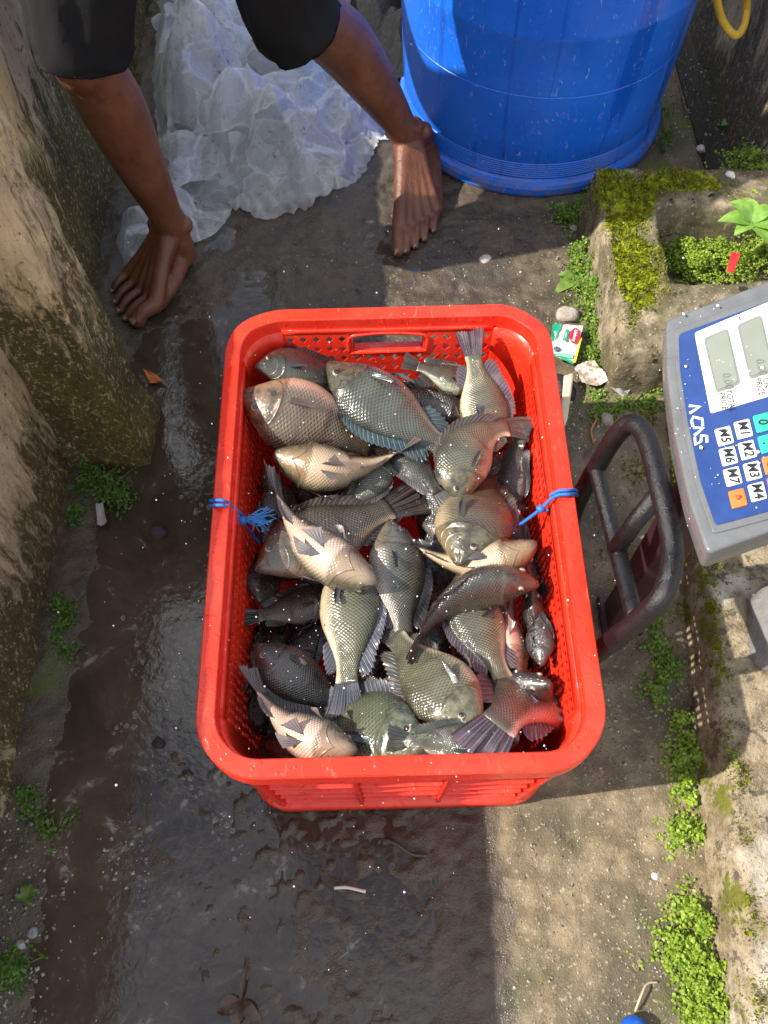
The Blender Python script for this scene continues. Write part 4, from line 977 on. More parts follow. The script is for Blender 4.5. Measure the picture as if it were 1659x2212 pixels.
for k in range(3):
    dx, dy = 72 * k, -29 * k
    q = [(1518 + dx, 737 + dy), (1570 + dx, 715 + dy), (1598 + dx, 835 + dy), (1546 + dx, 855 + dy)]
    w_ = extr('display_window', rnd(q, 9), .0036, .0046, M_BEZ, scale_); cx = sum(p[0] for p in q) / 4; cy = sum(p[1] for p in q) / 4
    extr('lcd', rnd([(cx + (x - cx) * .86, cy + (y - cy) * .92) for x, y in q], 7), .0044, .0052, M_LCD, w_)
fcache = {}
def text_mesh(s, size, bold=0.):
    c = bpy.data.curves.new('t', 'FONT'); c.body = s; c.size = size; c.align_x = 'CENTER'; c.align_y = 'CENTER'; c.offset = bold; c.extrude = size * .02; c.space_line = .85; c.resolution_u = 3
    o = bpy.data.objects.new('t', c); col.objects.link(o); dg = bpy.context.evaluated_depsgraph_get(); dg.update()
    me = bpy.data.meshes.new_from_object(o.evaluated_get(dg)); bpy.data.objects.remove(o); return me
def put_text(s, pos, X, Y, Z, size, m, parent, name, bold=0.):
    me = text_mesh(s, size, bold); mt = Matrix((X, Y, Z)).transposed().to_4x4(); mt.translation = pos; me.transform(mt); me.name = name
    return link(name, me, m, parent, False)
PXM = (dev(1583, 1034) - dev(1563, 947)).length / math.hypot(20, 87)          # metres per picture unit on the panel
keys = [('M5', 1563, 947, M_WHITEP), ('M1', 1604, 932, M_WHITEP), ('M6', 1572, 990, M_WHITEP), ('M2', 1613, 977, M_WHITEP), ('M7', 1581, 1034, M_WHITEP), ('M3', 1624, 1022, M_WHITEP), ('M4', 1634, 1067, M_WHITEP), ('', 1592, 1081, M_ORANGE),
        ('0', 1645, 918, M_GREEN), ('.', 1655, 963, M_GREEN), ('C', 1664, 1008, M_ORANGE), ('', 1675, 1053, M_ORANGE)]
ux, uy = .25, .97
for s, x, y, m in keys:
    hw_, hh = 19, 17.5; q = [(x + a * ux * hw_ + b * uy * hh, y + a * uy * hw_ - b * ux * hh) for a, b in ((-1, -1), (1, -1), (1, 1), (-1, 1))]
    k = extr('key', rnd(q, 4), .0028, .0046, m, scale_, .0007, 2)
    if s: put_text(s, dev(x, y) + ez * .0049, ex, ey, ez, 25 * PXM, M_INK, k, 'legend', .0002)
    elif x < 1600:
        V, F = tube([dev(x - 3, y) + ez * .0049, dev(x + 6, y - 3) + ez * .0049], [.0026, .0014], 8); obj('lamp_symbol', V, F, simple('lamp_print', (.5, .07, .02), .5), k)
put_text('TOTAL\nPRICE', dev(1568, 871) + ez * .0042, ex, ey, ez, 16 * PXM, M_INK, scale_, 'lettering')
put_text('UNIT\nPRICE', dev(1647, 840) + ez * .0042, ex, ey, ez, 16 * PXM, M_INK, scale_, 'lettering')
put_text('STAB', dev(1595, 690) + ez * .0042, ex, ey, ez, 8 * PXM, M_INK, scale_, 'lettering')
def stroke(pts, w=.0015):
    V, F = tube([dev(*p) + ez * .0032 for p in pts], w, 6); return obj('maker_lettering', V, F, M_WHITEP, scale_)
rsd = random.Random(6); V = []; F = []                     # dried splashes on the head
for i in range(70):
    c = dev(rsd.uniform(1455, 1690), rsd.gauss(880, 120)); r_ = .0004 + .0016 * rsd.random() ** 4; v_, f_ = ell(c + ez * .0052, (r_, r_ * rsd.uniform(.6, 1.4), r_ * .5), None, 5, 7); o = len(V); V += v_; F += [tuple(q + o for q in g) for g in f_]
tag(obj('dried_splashes', V, F, M_WHITEP, scale_), kind='stuff')
for wx, wy in ((1583, 848), (1655, 818)):                  # ghost of the digits
    put_text('0.00', dev(wx - 14, wy - 18) + ez * .0054, ex, ey, ez, 22 * PXM, simple('lcd_digit', (.16, .17, .14), .3), scale_, 'digits')
stroke([(1487, 881), (1512, 883), (1489, 897)]); stroke([(1512, 924), (1516, 907), (1496, 909), (1492, 922), (1497, 931)][::-1] and [(1517, 925), (1516, 909), (1496, 905), (1493, 914), (1496, 925)])
stroke([(1496, 928), (1519, 929), (1499, 945)]); stroke([(1526, 960), (1526, 946), (1514, 945), (1513, 958), (1501, 965), (1500, 949)])

# ------------------------------------------------------------------ ropes
def twist(name, pts, r, turns, m, parent, k=10, strands=3):
    P = catmull(pts, k); N = len(P); L = sum((P[i + 1] - P[i]).length for i in range(N - 1))
    M_ = max(N * 3, int(turns * 14)); ts = np.linspace(0, N - 1, M_)
    C = [Vector([np.interp(t, range(N), [p[a] for p in P]) for a in range(3)]) for t in ts]
    out = []
    for s in range(strands):
        Q = []; nrm = Vector((.3, .2, 1)).normalized()
        for i in range(M_):
            t = (C[min(i + 1, M_ - 1)] - C[max(i - 1, 0)]).normalized(); nrm = (nrm - t * nrm.dot(t)).normalized(); b = t.cross(nrm); a = 2 * math.pi * (turns * i / M_ + s / strands)
            Q.append(C[i] + (nrm * math.cos(a) + b * math.sin(a)) * r * .52)
        V, F = tube(Q, r * .52, 7); out.append(obj(name, V, F, m, parent))
    return out
M_YEL = simple('yellow_rope_fibre', (.72, .47, .045), .5, (500, .5, .001), .25, 200); M_TWI = simple('blue_twine_fibre', (.018, .14, .46), .42, (900, .5, .0006), .3, 300); M_TWL = simple('frayed_blue_fibre', (.05, .3, .75), .4, None, .2, 300)
ye = empty('rope_loop'); tag(ye, 'yellow twisted rope loop hanging in the top right corner', 'rope')
twist('strand', [at(1535, -90, .42), at(1545, -20, .34), at(1555, 30, .27), at(1572, 62, .24), at(1592, 76, .235), at(1608, 52, .245), at(1613, 10, .27), at(1608, -40, .34), at(1600, -100, .42)], .0070, 24, M_YEL, ye)
tl = empty('twine_tie'); tag(tl, 'blue twine tied round the left rim with a frayed knot', 'twine', 'blue twine ties')
lw = [at(452, 1092, .262), at(456, 1092, .302), at(468, 1091, .3165), at(485, 1093, .3155), at(500, 1104, .29), at(520, 1122, .255), at(530, 1136, .225), at(545, 1155, .19), at(560, 1172, .165)]
twist('cord', lw, .0022, 34, M_TWI, tl, 8, 2); twist('cord', [p + Vector((.001, .006, .001)) for p in lw[:6]], .0022, 24, M_TWI, tl, 8, 2)
kn = at(524, 1124, .258); V, F = ell(kn, (.007, .006, .006)); obj('knot', V, F, M_TWI, tl)
rs = random.Random(2); V = []; F = []
for i in range(46):
    d = Vector((rs.uniform(.7, 1), rs.uniform(-.35, .35), rs.uniform(-.1, .45))) * rs.uniform(.022, .042); q = [kn, kn + d * .35 + Vector((0, 0, .004)), kn + d * .7 + Vector((rs.uniform(-1, 1), rs.uniform(-1, 1), rs.uniform(-1, 1))) * .004, kn + d + Vector((rs.uniform(-1, 1), rs.uniform(-1, 1), rs.uniform(-1.5, .5))) * .008]
    v, f = tube(catmull(q, 3), .0005, 4); o = len(V); V += v; F += [tuple(a + o for a in g) for g in f]
obj('frayed_end', V, F, M_TWL, tl)
tr_ = empty('twine_tie'); tag(tr_, 'blue twine tied over the right rim and pulled down to the fish', 'twine', 'blue twine ties')
rw = [at(1246, 1070, .262), at(1242, 1067, .302), at(1230, 1068, .3165), at(1208, 1069, .315), at(1190, 1078, .30), at(1165, 1102, .275), at(1130, 1128, .255), at(1080, 1162, .225)]
twist('cord', rw, .0023, 38, M_TWI, tr_, 8, 2); twist('cord', [p + Vector((.001, .006, -.001)) for p in rw[:5]], .0022, 22, M_TWI, tr_, 8, 2)
V, F = ell(at(1168, 1099, .28), (.0055, .0055, .005)); obj('knot', V, F, M_TWI, tr_)
V, F = tube(catmull([at(1168, 1099, .28), at(1180, 1103, .278), at(1184, 1100, .28)], 4), .002, 6); obj('loose_end', V, F, M_TWI, tr_)

# ------------------------------------------------------------------ plants
def leafmat(name, a, b):
    m = M(name); v = m.gen(); n = m.noise(v, 90, 3); c = m.mix(m.rng(n, .3, .7), a, b)
    p = m.bsdf(Base_Color=c, Roughness=.42, Specular_IOR_Level=.4); t = m.n('BsdfTranslucent', {'Color': m.mix(.5, c, (.25, .4, .03))})
    return m.done(m.n('MixShader', {0: .3, 1: p.outputs[0], 2: t.outputs[0]}))
M_LF = [leafmat('weed_leaf', (.10, .20, .022), (.24, .36, .05)), leafmat('bright_weed_leaf', (.17, .29, .02), (.36, .47, .06)), leafmat('shade_weed_leaf', (.06, .14, .022), (.13, .24, .04))]
M_STEM = simple('weed_stem', (.16, .17, .05), .6)
WG = 'small-leaved weeds along the walls and kerb'
def weed(px, spots, label, size=.05, n=260, mat=0, h=.03, seed=0, z0=0.):
    """low weed: short forked stems carrying rosettes of tiny rounded leaves"""
    rs = random.Random(seed + 11); base = at(*px, z0); root = empty('weed_clump', base); tag(root, label, 'weed', WG)
    V = []; F = []; SV = []; SF = []
    cs = [at(*p, z0) - base for p in spots] if spots else [Vector()]
    size *= .95; h *= .62
    for i in range(int(n * .8)):
        c = rs.choice(cs); a = rs.uniform(0, 2 * math.pi); r_ = size * abs(rs.gauss(0, .62)); tip = c + Vector((math.cos(a) * r_, math.sin(a) * r_, max(.002, h * rs.uniform(.15, 1) * (1.15 - min(1, r_ / size / 1.3)))))
        if i % 4 == 0:
            st = c + Vector((math.cos(a), math.sin(a), 0)) * r_ * .3
            v, f = tube([st, st * .4 + tip * .6 + Vector((0, 0, .004)), tip], [.0008, .0007, .0005], 4); o = len(SV); SV += v; SF += [tuple(q + o for q in g) for g in f]
        for k in range(rs.randint(4, 7)):
            d = Vector((rs.gauss(0, 1), rs.gauss(0, 1), rs.gauss(.25, .5))).normalized(); l_ = rs.uniform(.0024, .0062); sd = d.cross(Vector((rs.gauss(0, .4), rs.gauss(0, .4), 1))).normalized() * l_ * .42
            p = tip + d * .002; o = len(V); up = Vector((0, 0, .0006))
            V += [p, p + d * l_ * .45 + sd + up, p + d * l_, p + d * l_ * .45 - sd + up, p + d * l_ * .85 + sd * .6, p + d * l_ * .85 - sd * .6]; F += [(o, o + 1, o + 4, o + 2, o + 5, o + 3)]
    f = obj('foliage', V, F, M_LF[mat], root, smooth=False); tag(f, kind='stuff'); tag(obj('stems', SV, SF, M_STEM, root), kind='stuff')
    return root
weed((1235, 480), [(1210, 478), (1240, 470), (1265, 455), (1285, 425), (1255, 490)], 'weed clump at the barrel-side corner of the mossy basin', .042, 620, 0, .06, 1)
weed((1262, 620), [(1250, 570), (1268, 600), (1280, 640), (1290, 680), (1275, 655)], 'dark green weed down the left face of the mossy basin', .036, 800, 0, .09, 2)
weed((1310, 745), [(1290, 720), (1310, 750), (1330, 700), (1345, 745)], 'weed at the near corner of the mossy basin above the soap sachet', .04, 620, 0, .06, 3)
weed((1330, 800), [(1275, 775), (1310, 800), (1340, 790), (1370, 770), (1395, 745)], 'weed mat between the soap sachet and the kerb', .036, 760, 0, .04, 4)
weed((1330, 880), [(1290, 862), (1325, 890), (1355, 880), (1290, 900)], 'thin weed around the grey pebble beside the guard rail', .032, 420, 0, .02, 5)
weed((1400, 830), [(1400, 790), (1410, 840), (1395, 880), (1385, 810)], 'weed line along the foot of the kerb left of the scale head', .03, 520, 0, .03, 6)
weed((1560, 545), [(1450, 520), (1480, 560), (1520, 510), (1560, 490), (1600, 520), (1640, 560), (1580, 580), (1500, 590), (1540, 560)], 'bright weed filling the mossy basin', .05, 2700, 1, .07, 7, .03)
weed((1625, 430), [(1610, 380), (1630, 420), (1645, 350), (1655, 460), (1600, 470), (1650, 400)], 'tall bright weed spilling over the back of the basin at the right edge', .055, 1500, 1, .09, 8, .06)
weed((1440, 300), [(1425, 262), (1440, 300), (1430, 330)], 'sparse weed in the gap behind the barrel foot', .03, 110, 2, .04, 9)
weed((1560, 230), [(1545, 180), (1560, 230), (1575, 280), (1550, 130)], 'sparse weed at the foot of the shade-toned wall', .035, 180, 2, .05, 10)
weed((1430, 1440), [(1410, 1345), (1420, 1400), (1440, 1440), (1410, 1500), (1430, 1470)], 'weed on the ground between the guard rail and the kerb', .03, 330, 0, .03, 11)
weed((1480, 1600), [(1465, 1560), (1485, 1600), (1500, 1640), (1470, 1690), (1460, 1640)], 'weed along the kerb beside the crate corner', .028, 420, 1, .035, 12)
weed((1475, 1770), [(1480, 1730), (1470, 1790), (1500, 1800), (1460, 1810)], 'short weed along the kerb in front of the crate', .024, 260, 1, .03, 13)
weed((1500, 2060), [(1480, 1960), (1510, 2000), (1450, 2030), (1490, 2060), (1530, 2090), (1500, 2130), (1540, 2170), (1510, 2190), (1460, 2060)], 'big bright weed at the bottom right by the kerb', .034, 1100, 1, .045, 14)
weed((225, 1055), [(190, 1015), (215, 1035), (245, 1045), (235, 1075), (260, 1080), (185, 1050)], 'shaded weed at the foot of the mossy pier', .03, 420, 2, .04, 15)
weed((165, 1120), [(165, 1110), (170, 1130)], 'small weed on the wall foot below the pier', .018, 90, 2, .03, 16)
weed((140, 1330), [(130, 1310), (150, 1325), (140, 1350)], 'shaded weed midway along the left wall', .022, 150, 2, .03, 17)
weed((135, 1395), [(125, 1385), (145, 1410)], 'tiny weed on the left wall just below the midway clump', .016, 70, 2, .02, 18)
weed((65, 1740), [(60, 1720), (68, 1755)], 'narrow weed at the lower left wall foot', .018, 90, 2, .03, 19)
weed((25, 2085), [(15, 2080), (40, 2090), (25, 2100)], 'weed at the bottom left corner', .026, 190, 2, .03, 20)
weed((110, 1790), [(90, 1790), (120, 1800)], 'scattered weed seedlings on the dirt at lower left', .03, 40, 2, .012, 21)
def leafplant(px, leaves, label, mat, z0=0., name='broadleaf_weed', stem=.03):
    base = at(*px, z0); root = empty(name, base); tag(root, label, 'plant', 'broad-leaved weeds')
    for (ang, L, w, lift, droop) in leaves:
        d = Vector((math.cos(R(ang)), math.sin(R(ang)), 0)); sd = Vector((-d.y, d.x, 0)); V = []
        for i in range(10):
            t = i / 9; ww = w * math.sin(math.pi * min(1, t ** .8)) ** .8 * (1 - .15 * t) + .0006; c = d * (L * t) + Vector((0, 0, stem + lift * math.sin(t * 1.8) - droop * t * t))
            for j in (-2, -1, 0, 1, 2): V.append(c + sd * (ww * j / 2) + Vector((0, 0, .16 * ww * abs(j) + .0008 * math.sin(i * 2.2) * (abs(j) == 1))))
        obj('leaf', V, grid_faces(10, 5), mat, root)
    if stem > .01:
        V, F = tube([Vector((0, 0, -.01)), Vector((.001, .001, stem * .5)), Vector((0, 0, stem + .003))], .0016, 6); obj('stem', V, F, M_STEM, root)
    return root
M_BL = leafmat('broad_leaf', (.12, .22, .035), (.22, .34, .07)); M_BL2 = leafmat('light_broad_leaf', (.16, .33, .05), (.27, .45, .09))
leafplant((1245, 608), [(215, .055, .013, .006, .012), (165, .036, .010, .006, .006), (80, .03, .009, .008, .004), (110, .03, .009, .01, .004), (55, .034, .010, .008, .005), (250, .026, .008, .006, .005), (300, .022, .007, .006, .003)], 'leafy rosette on the wet floor beside the mossy basin', M_BL, .0, stem=.008)
leafplant((1600, 530), [(100, .05, .016, .02, .01), (170, .055, .017, .012, .015), (345, .075, .024, .015, .015), (300, .06, .018, .01, .02), (35, .045, .013, .02, .008), (215, .04, .013, .01, .014), (135, .05, .016, .024, .01)], 'light green seedling growing out of the weedy basin', M_BL2, .10, stem=.05)
leafplant((1590, 280), [(100, .05, .012, .02, .01), (200, .045, .014, .012, .01), (330, .05, .015, .015, .01), (60, .05, .012, .02, .01), (260, .045, .014, .006, .01)], 'broad-leaved plant at the foot of the shade-toned wall', M_BL, 0., stem=.02)
leafplant((70, 1935), [(200, .018, .005, .006, .002), (20, .015, .004, .006, .002), (80, .014, .004, .006, .002), (130, .016, .005, .006, .002), (300, .014, .004, .006, .002)], 'little leafy seedling at the lower left wall foot', leafmat('dull_leaf', (.09, .17, .03), (.15, .25, .05)), .004, stem=.01)

# moss: fuzzy cushions of tiny shoots on the basin and the kerb edge
def moss(name, n, xr, yr, hf, mask, seed, parent):
    rs = random.Random(seed); g = np.random.RandomState(seed); X = g.uniform(*xr, n * 6); Y = g.uniform(*yr, n * 6); mk = mask(X, Y); Z = hf(X, Y); ok = np.where((mk > 0) & (Z > .0))[0][:n]; V = []; F = []
    for i in ok:
        l_ = rs.uniform(.0012, .0036) * (.5 + min(1., mk[i] * 6)); b = Vector((X[i], Y[i], Z[i] - .001)); d = Vector((rs.gauss(0, .5), rs.gauss(0, .5), 1)).normalized() * l_ * 1.3; s_ = Vector((rs.gauss(0, 1), rs.gauss(0, 1), rs.gauss(0, .3))).normalized() * l_ * .55; o = len(V)
        V += [b - s_, b + s_, b + d + s_ * .4, b + d - s_ * .4]; F.append((o, o + 1, o + 2, o + 3))
    m_ = leafmat(name + '_shoots', (.10, .105, .006), (.34, .36, .02)); return tag(obj('moss_cushion', V, F, m_, parent, smooth=False), kind='stuff')
bas = bpy.data.objects['concrete_basin']; ker = bpy.data.objects['concrete_kerb']
def bmask(X, Y): return fbm(X * 17, Y * 17, 4, 301, .6) * .55 + .45 * np.clip(blk_m(X, Y, np.full_like(X, .12)), 0, 1) - .5
moss('basin_moss', 9000, (.38, .8), (.86, 1.27), blk_h, bmask, 3, bas)
moss('kerb_moss', 3500, (.39, .56), (-.1, .84), kerb_h, lambda X, Y: fbm(X * 20, Y * 20, 4, 311, .6) * .7 + .3 * np.exp(-((X - .42 - .09 * Y) ** 2 / .001)) - .60 + .08 * sstep(.4, .8, Y), 4, ker)
moss('floor_moss', 2500, (.33, .46), (.2, .95), ground_h, lambda X, Y: fbm(X * 20, Y * 20, 4, 321, .6) - .62 + .1 * sstep(.36, .44, X), 5, bpy.data.objects['ground'])

# ------------------------------------------------------------------ stones and litter
def stone(px, size, label, c, seed, z0=0., name='stone', cat='stone', flat=.7, group=None, rough=.85):
    bm = bmesh.new(); bmesh.ops.create_icosphere(bm, subdivisions=3, radius=1); rs = random.Random(seed); ax = [Vector((rs.gauss(0, 1), rs.gauss(0, 1), rs.gauss(0, 1))).normalized() for _ in range(9)]; cut = [rs.uniform(.62, .92) for _ in ax]
    for v in bm.verts:
        for a, k in zip(ax, cut):
            dd = v.co.dot(a)
            if dd > k: v.co -= a * (dd - k) * .85
        v.co *= 1 + .06 * (fbm(np.array([v.co.x * 3 + seed]), np.array([v.co.y * 3 + v.co.z * 2]), 3, seed)[0] - .5) * 2
        v.co = Vector((v.co.x * size[0], v.co.y * size[1], v.co.z * size[0] * flat))
    o = from_bm(name, bm, simple('stone_' + str(seed), c, rough, (160, .8, .004), .45, 70), None, True); o.location = at(*px, z0 + size[0] * flat * .55); o.rotation_euler = (0, 0, rs.uniform(0, 6)); return tag(o, label, cat, group)
stone((1226, 682), (.022, .02), 'rounded grey stone on the wet floor above the soap sachet', (.34, .3, .25), 1)
stone((1308, 908), (.015, .013), 'grey pebble just above the black guard rail', (.33, .29, .23), 2)
stone((1048, 560), (.014, .010), 'flat whitish stone chip on the floor right of the bare toes', (.5, .46, .4), 3, flat=.4)
stone((1216, 838), (.02, .032), 'black charcoal-like lump against the right rim of the crate', (.018, .017, .018), 4, rough=.5)
stone((1700, 1345), (.055, .08), 'large dark grey rock on the kerb at the right edge', (.17, .16, .15), 5, .07, 'rock', 'rock', .6)
stone((1578, 378), (.010, .007), 'small white pebble on the far corner of the basin', (.7, .68, .62), 6, .12)
stone((1515, 322), (.011, .010), 'pale pebble on the moss behind the basin', (.6, .57, .5), 7)
stone((343, 1152), (.016, .011), 'dark wet pebble in the mud left of the crate', (.05, .045, .04), 8, -.006)
stone((342, 1604), (.010, .010), 'round black pebble in the puddle left of the crate corner', (.03, .03, .03), 9, -.004)
stone((70, 2015), (.008, .007), 'small grey pebble on the lower left dirt', (.25, .26, .27), 10)
stone((45, 2040), (.007, .007), 'tiny pale pebble beside the bottom left weed', (.34, .33, .3), 12)
stone((1415, 1893), (.006, .007), 'tiny pale pebble on the dry floor by the kerb', (.5, .48, .44), 13)
stone((1240, 495), (.012, .010), 'broken grey stone chip at the barrel-side weed', (.33, .31, .28), 15)
# loose grit, past counting
rs = random.Random(5); V = []; F = []
def grit(n, pxa, pxb, smin, smax, cond=None):
    for i in range(n):
        p = at(rs.uniform(pxa[0], pxb[0]), rs.uniform(pxa[1], pxb[1]), 0); 
        if cond and not cond(p): continue
        s = rs.uniform(smin, smax) * rs.uniform(.5, 1); z = float(ground_h(np.array(p.x), np.array(p.y))); c = Vector((p.x, p.y, z + s * .2)); o = len(V)
        q = [Vector((rs.uniform(.6, 1.2), 0, rs.uniform(-.2, .2))), Vector((0, rs.uniform(.6, 1.2), rs.uniform(-.2, .2))), Vector((-rs.uniform(.6, 1.2), 0, 0)), Vector((0, -rs.uniform(.6, 1.2), 0)), Vector((rs.uniform(-.3, .3), rs.uniform(-.3, .3), .7)), Vector((0, 0, -.6))]
        rot = Matrix.Rotation(rs.uniform(0, 6), 3, 'Z'); V.extend(c + rot @ a * s for a in q); F.extend(tuple(o + k for k in t) for t in ((0, 1, 4), (1, 2, 4), (2, 3, 4), (3, 0, 4), (1, 0, 5), (2, 1, 5), (3, 2, 5), (0, 3, 5)))
grit(700, (0, 1700), (330, 2212), .0012, .0045); grit(500, (1180, 380), (1330, 960), .0012, .005); grit(500, (1250, 940), (1500, 1700), .001, .004); grit(500, (1100, 1750), (1540, 2212), .0008, .0028); grit(500, (300, 470), (1200, 700), .0008, .003); grit(250, (1400, 50), (1580, 350), .001, .005)
gm = M('grit'); gv = gm.gen(); M_GRIT = gm.done(gm.bsdf(Base_Color=gm.mix(gm.rng(gm.noise(gv, 220, 2), .35, .65), (.06, .05, .04), (.42, .38, .31)), Roughness=.6))
tag(obj('loose_grit', V, F, M_GRIT, smooth=False), 'loose grit and sand grains scattered over the floor', 'grit', kind='stuff')
def patch(name, px, m, parent, z, nu=8, nv=8, crumple=.003, seed=0, curl=0.):
    """bilinear sheet between four picture corners, lying near height z, crumpled"""
    A, B, C, D = [at(*p, z) for p in px]; V = []
    for i in range(nu):
        for j in range(nv):
            u, v = i / (nu - 1), j / (nv - 1); p = (A * (1 - u) + B * u) * (1 - v) + (D * (1 - u) + C * u) * v
            V.append(p + Vector((0, 0, crumple * (fbm(np.array([u * 3 + seed]), np.array([v * 3]), 3, seed)[0] - .3) * 2 + curl * (2 * u - 1) ** 2)))
    return obj(name, V, grid_faces(nu, nv), m, parent)
sac = empty('soap_sachet'); tag(sac, 'empty white and green soap sachet with a red badge beside the crate', 'sachet')
M_SW = simple('sachet_white', (.72, .73, .7), .22, None, .12, 80, .6); M_SG = simple('sachet_green', (.015, .3, .15), .22, None, .2, 60, .6); M_SR = simple('sachet_red', (.5, .02, .035), .22, None, .15, 60, .6); M_SY = simple('sachet_yellow', (.85, .62, .03), .25, None, .1); M_SL = simple('sachet_lightgreen', (.2, .55, .36), .25)
SZ = .028
patch('film', [(1194, 700), (1259, 706), (1240, 786), (1190, 768)], M_SW, sac, SZ, 12, 12, .004, 3)
patch('green_edge', [(1194, 700), (1213, 701), (1200, 735), (1188, 742)], M_SG, sac, SZ + .0012, 5, 6, .004, 3); patch('green_edge', [(1192, 768), (1196, 765), (1239, 782), (1238, 788)], M_SG, sac, SZ + .0018, 6, 4, .003, 3)
patch('green_band', [(1222, 711), (1230, 712), (1222, 737), (1215, 736)], M_SG, sac, SZ + .006, 4, 4, .001, 3); patch('green_wave', [(1205, 762), (1240, 766), (1236, 775), (1200, 769)], M_SL, sac, SZ + .005, 6, 4, .002, 3); patch('yellow_strip', [(1252, 735), (1257, 730), (1243, 784), (1238, 782)], M_SY, sac, SZ + .0045, 4, 8, .002, 3)
be = [(1242 + 11 * math.cos(a) - 3 * math.sin(a), 725 + 17 * math.sin(a) + 2 * math.cos(a)) for a in np.linspace(0, 2 * math.pi, 25)[:-1]]
bo = obj('red_badge', [at(*p, SZ + .007) for p in be], [tuple(range(24))], M_SR, sac, smooth=False)
sx_ = (at(1238, 740, SZ) - at(1244, 712, SZ)).normalized(); sx_ = Vector((sx_.x, sx_.y, 0)).normalized(); sy_ = Vector((0, 0, 1)).cross(sx_)
put_text('Lifebuoy', at(1242, 725, SZ + .0078), sx_, sy_, Vector((0, 0, 1)), .0078, M_SW, bo, 'lettering', .0002)
put_text('HERBAL', at(1222, 724, SZ + .0072), sx_, sy_, Vector((0, 0, 1)), .0042, M_SW, sac, 'lettering')
spk = random.Random(8); 
V, F = ell(at(1203, 754, SZ + .005), (.006, .006, .0015), None, 6, 12); obj('printed_flower', V, F, simple('sachet_greyprint', (.1, .1, .16), .3, None, .6, 300), sac)
cw = empty('snack_wrapper'); tag(cw, 'crumpled brown printed snack wrapper in the weeds below the sachet', 'wrapper')
M_WR = M('wrapper_print'); v = M_WR.gen(); wc_ = M_WR.mix(M_WR.rng(M_WR.noise(v, 95, 4), .4, .6), (.3, .22, .17), (.6, .53, .43)); wc_ = M_WR.mix(M_WR.rng(M_WR.noise(v, 60, 2), .6, .66), wc_, (.6, .1, .04)); M_WR = M_WR.done(M_WR.bsdf(Base_Color=wc_, Roughness=.25))
patch('film', [(1240, 795), (1282, 785), (1312, 828), (1262, 838)], M_WR, cw, .02, 14, 14, .012, 21); patch('clear_tail', [(1300, 828), (1315, 818), (1362, 842), (1345, 862)], MP, cw, .015, 10, 8, .008, 23)
st_ = empty('wooden_stick'); tag(st_, 'flat cream strip of wood sticking out below the crate rim', 'stick'); patch('strip', [(1218, 812), (1240, 806), (1226, 905), (1206, 960)], simple('pale_wood', (.62, .52, .36), .7, (60, .4, .003), .2, 40), st_, .03, 4, 10, .002, 2).modifiers.new('t', 'SOLIDIFY').thickness = .004
ow = patch('candy_wrapper', [(309, 797), (330, 806), (357, 824), (325, 830)], simple('orange_wrapper', (.55, .17, .03), .3, None, .5, 90), None, .006, 8, 6, .004, 5); tag(ow, 'orange foil wrapper scrap at the corner of the mossy pier', 'wrapper')
sw = patch('foil_scrap', [(208, 1090), (222, 1085), (232, 1130), (212, 1138)], simple('dull_foil', (.42, .38, .36), .35, None, .5, 160), None, .014, 8, 10, .006, 6); tag(sw, 'dull silver foil scrap among the weeds under the pier', 'wrapper')
V, F = tube(catmull([at(722, 1918, .006), at(750, 1917, .008), at(790, 1926, .006)], 4), [.0022] * 9, 7); tag(obj('white_straw', V, F, simple('pale_straw', (.62, .6, .52), .4)), 'short pale straw on the wet floor in front of the crate', 'straw')
V, F = tube(catmull([at(832, 1812, .006), at(860, 1825, .01), at(890, 1845, .008), at(922, 1848, .006)], 5), .0026, 7); tag(obj('wet_twig', V, F, simple('wet_bark', (.06, .04, .025), .35, (200, .5, .002))), 'dark wet twig just in front of the crate', 'twig')
V, F = tube(catmull([at(1372, 2185, .014), at(1385, 2150, .02), at(1398, 2125, .014), at(1420, 2122, .008)], 5), .0014, 6); tag(obj('dry_stalk', V, F, simple('dry_stalk', (.5, .4, .26), .7)), 'thin dry curled stalk at the bottom right', 'stalk')
V, F = tube(catmull([at(1284, 878, .006), at(1288, 905, .01), at(1277, 930, .012), at(1283, 960, .006)], 5), .0018, 6); tag(obj('orange_stalk', V, F, simple('orange_stalk', (.45, .18, .05), .6)), 'thin orange rootlet left of the grey pebble', 'rootlet')
V, F = tube(catmull([at(1345, 860, .01), at(1362, 872, .014), at(1385, 852, .01)], 4), .0022, 6); tag(obj('dry_twig', V, F, simple('dry_bark', (.24, .17, .1), .8)), 'short brown twig in the weeds left of the kerb', 'twig')
V, F = ell(at(1372, 2238, .02), (.019, .022, .016), None, 14, 24); tag(obj('bottle_cap', V, F, simple('glossy_blue', (.012, .1, .5), .2)), 'blue plastic cap cut by the bottom edge of the picture', 'cap')
rl = patch('plastic_strip', [(1578, 545), (1598, 548), (1585, 590), (1570, 588)], simple('red_plastic', (.75, .03, .03), .35), None, .10, 5, 8, .004, 4); tag(rl, 'red plastic strip under the light green seedling', 'plastic strip')
lp = leafplant((520, 2160), [(320, .035, .008, .012, .014), (205, .03, .011, .01, .012), (80, .04, .003, .006, .004), (262, .03, .009, .012, .016)], 'dead brown leaf curled on the wet floor at the bottom', simple('dead_leaf', (.06, .032, .018), .4, (150, .5, .003), .5, 60), .0, 'dead_leaf', .006); lp['category'] = 'leaf'; del lp['group']
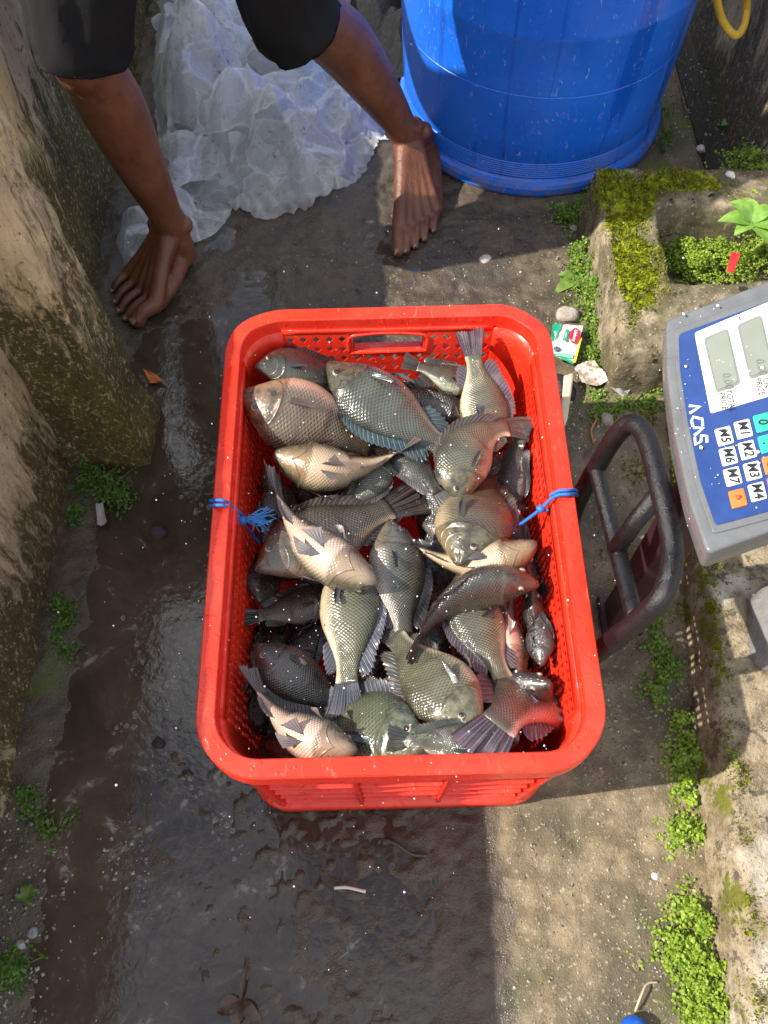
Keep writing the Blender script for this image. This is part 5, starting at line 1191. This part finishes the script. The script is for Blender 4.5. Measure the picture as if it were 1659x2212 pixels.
# ------------------------------------------------------------------ water thrown up by the fish
rs = random.Random(12); V = []; F = []
for i in range(420):
    c = at(rs.gauss(800, 270), rs.gauss(1180, 380), rs.uniform(.24, .46)); r_ = .00035 + .0009 * rs.random() ** 4
    v, f = ell(c, (r_, r_, r_ * rs.uniform(1, 1.6)), None, 5, 7); o = len(V); V += v; F += [tuple(q + o for q in g) for g in f]
dm_ = M('water_drop'); M_DROP = dm_.done(dm_.bsdf(Base_Color=(.95, .96, .97), Roughness=.05, IOR=1.33, Transmission_Weight=.35, Specular_IOR_Level=.8))
tag(obj('water_droplets', V, F, M_DROP), 'fine droplets thrown up over the thrashing fish', 'droplets', kind='stuff')
# froth of bubbles on the puddle
rs = random.Random(31); V = []; F = []
for cx, cy, n_ in ((430, 1090, 16), (470, 1130, 10), (300, 1425, 12), (395, 1440, 18), (360, 1500, 14), (290, 1330, 8), (270, 1560, 9), (450, 1210, 8), (420, 960, 9), (340, 1630, 8), (410, 1690, 10), (470, 1780, 12), (520, 1850, 9)):
    for i in range(n_):
        p = at(cx + rs.gauss(0, 16), cy + rs.gauss(0, 22), -.001); r_ = .0012 + .0038 * rs.random() ** 2.5; v_, f_ = ell(p, (r_, r_, r_ * .75), None, 8, 10); o = len(V); V += v_; F += [tuple(q + o for q in g) for g in f_]
bm_ = M('bubble_film'); lw_ = bm_.n('LayerWeight', {'Blend': .25}).outputs['Facing']
M_BUB = bm_.done(bm_.n('MixShader', {0: bm_.math('MULTIPLY_ADD', lw_, .7, .1, clamp=True), 1: bm_.n('BsdfTransparent').outputs[0], 2: bm_.bsdf(Base_Color=(.7, .7, .68), Roughness=.03, Specular_IOR_Level=1.).outputs[0]}))
tag(obj('water_bubbles', V, F, M_BUB), 'froth of small bubbles on the muddy puddle left of the crate', 'bubbles', kind='stuff')
import numpy as np,sys
f=850/768*1659; t=np.radians(27.93); roll=np.radians(-.97); H=1.194
fwd=np.array([0,np.sin(t),-np.cos(t)]); up=np.array([0,np.cos(t),np.sin(t)]); rt=np.array([1,0,0.])
r2=np.cos(roll)*rt+np.sin(roll)*up; u2=-np.sin(roll)*rt+np.cos(roll)*up
def G(px,py,z=0):
    d=fwd+(px-829.5)/f*r2-(py-1106)/f*u2
    return np.array([0,0,H])+d*((z-H)/d[2])
def proj(P):
    P=np.asarray(P,float)-np.array([0,0,H]); d=P@fwd
    return np.array([829.5+f*(P@r2)/d,1106-f*(P@u2)/d])
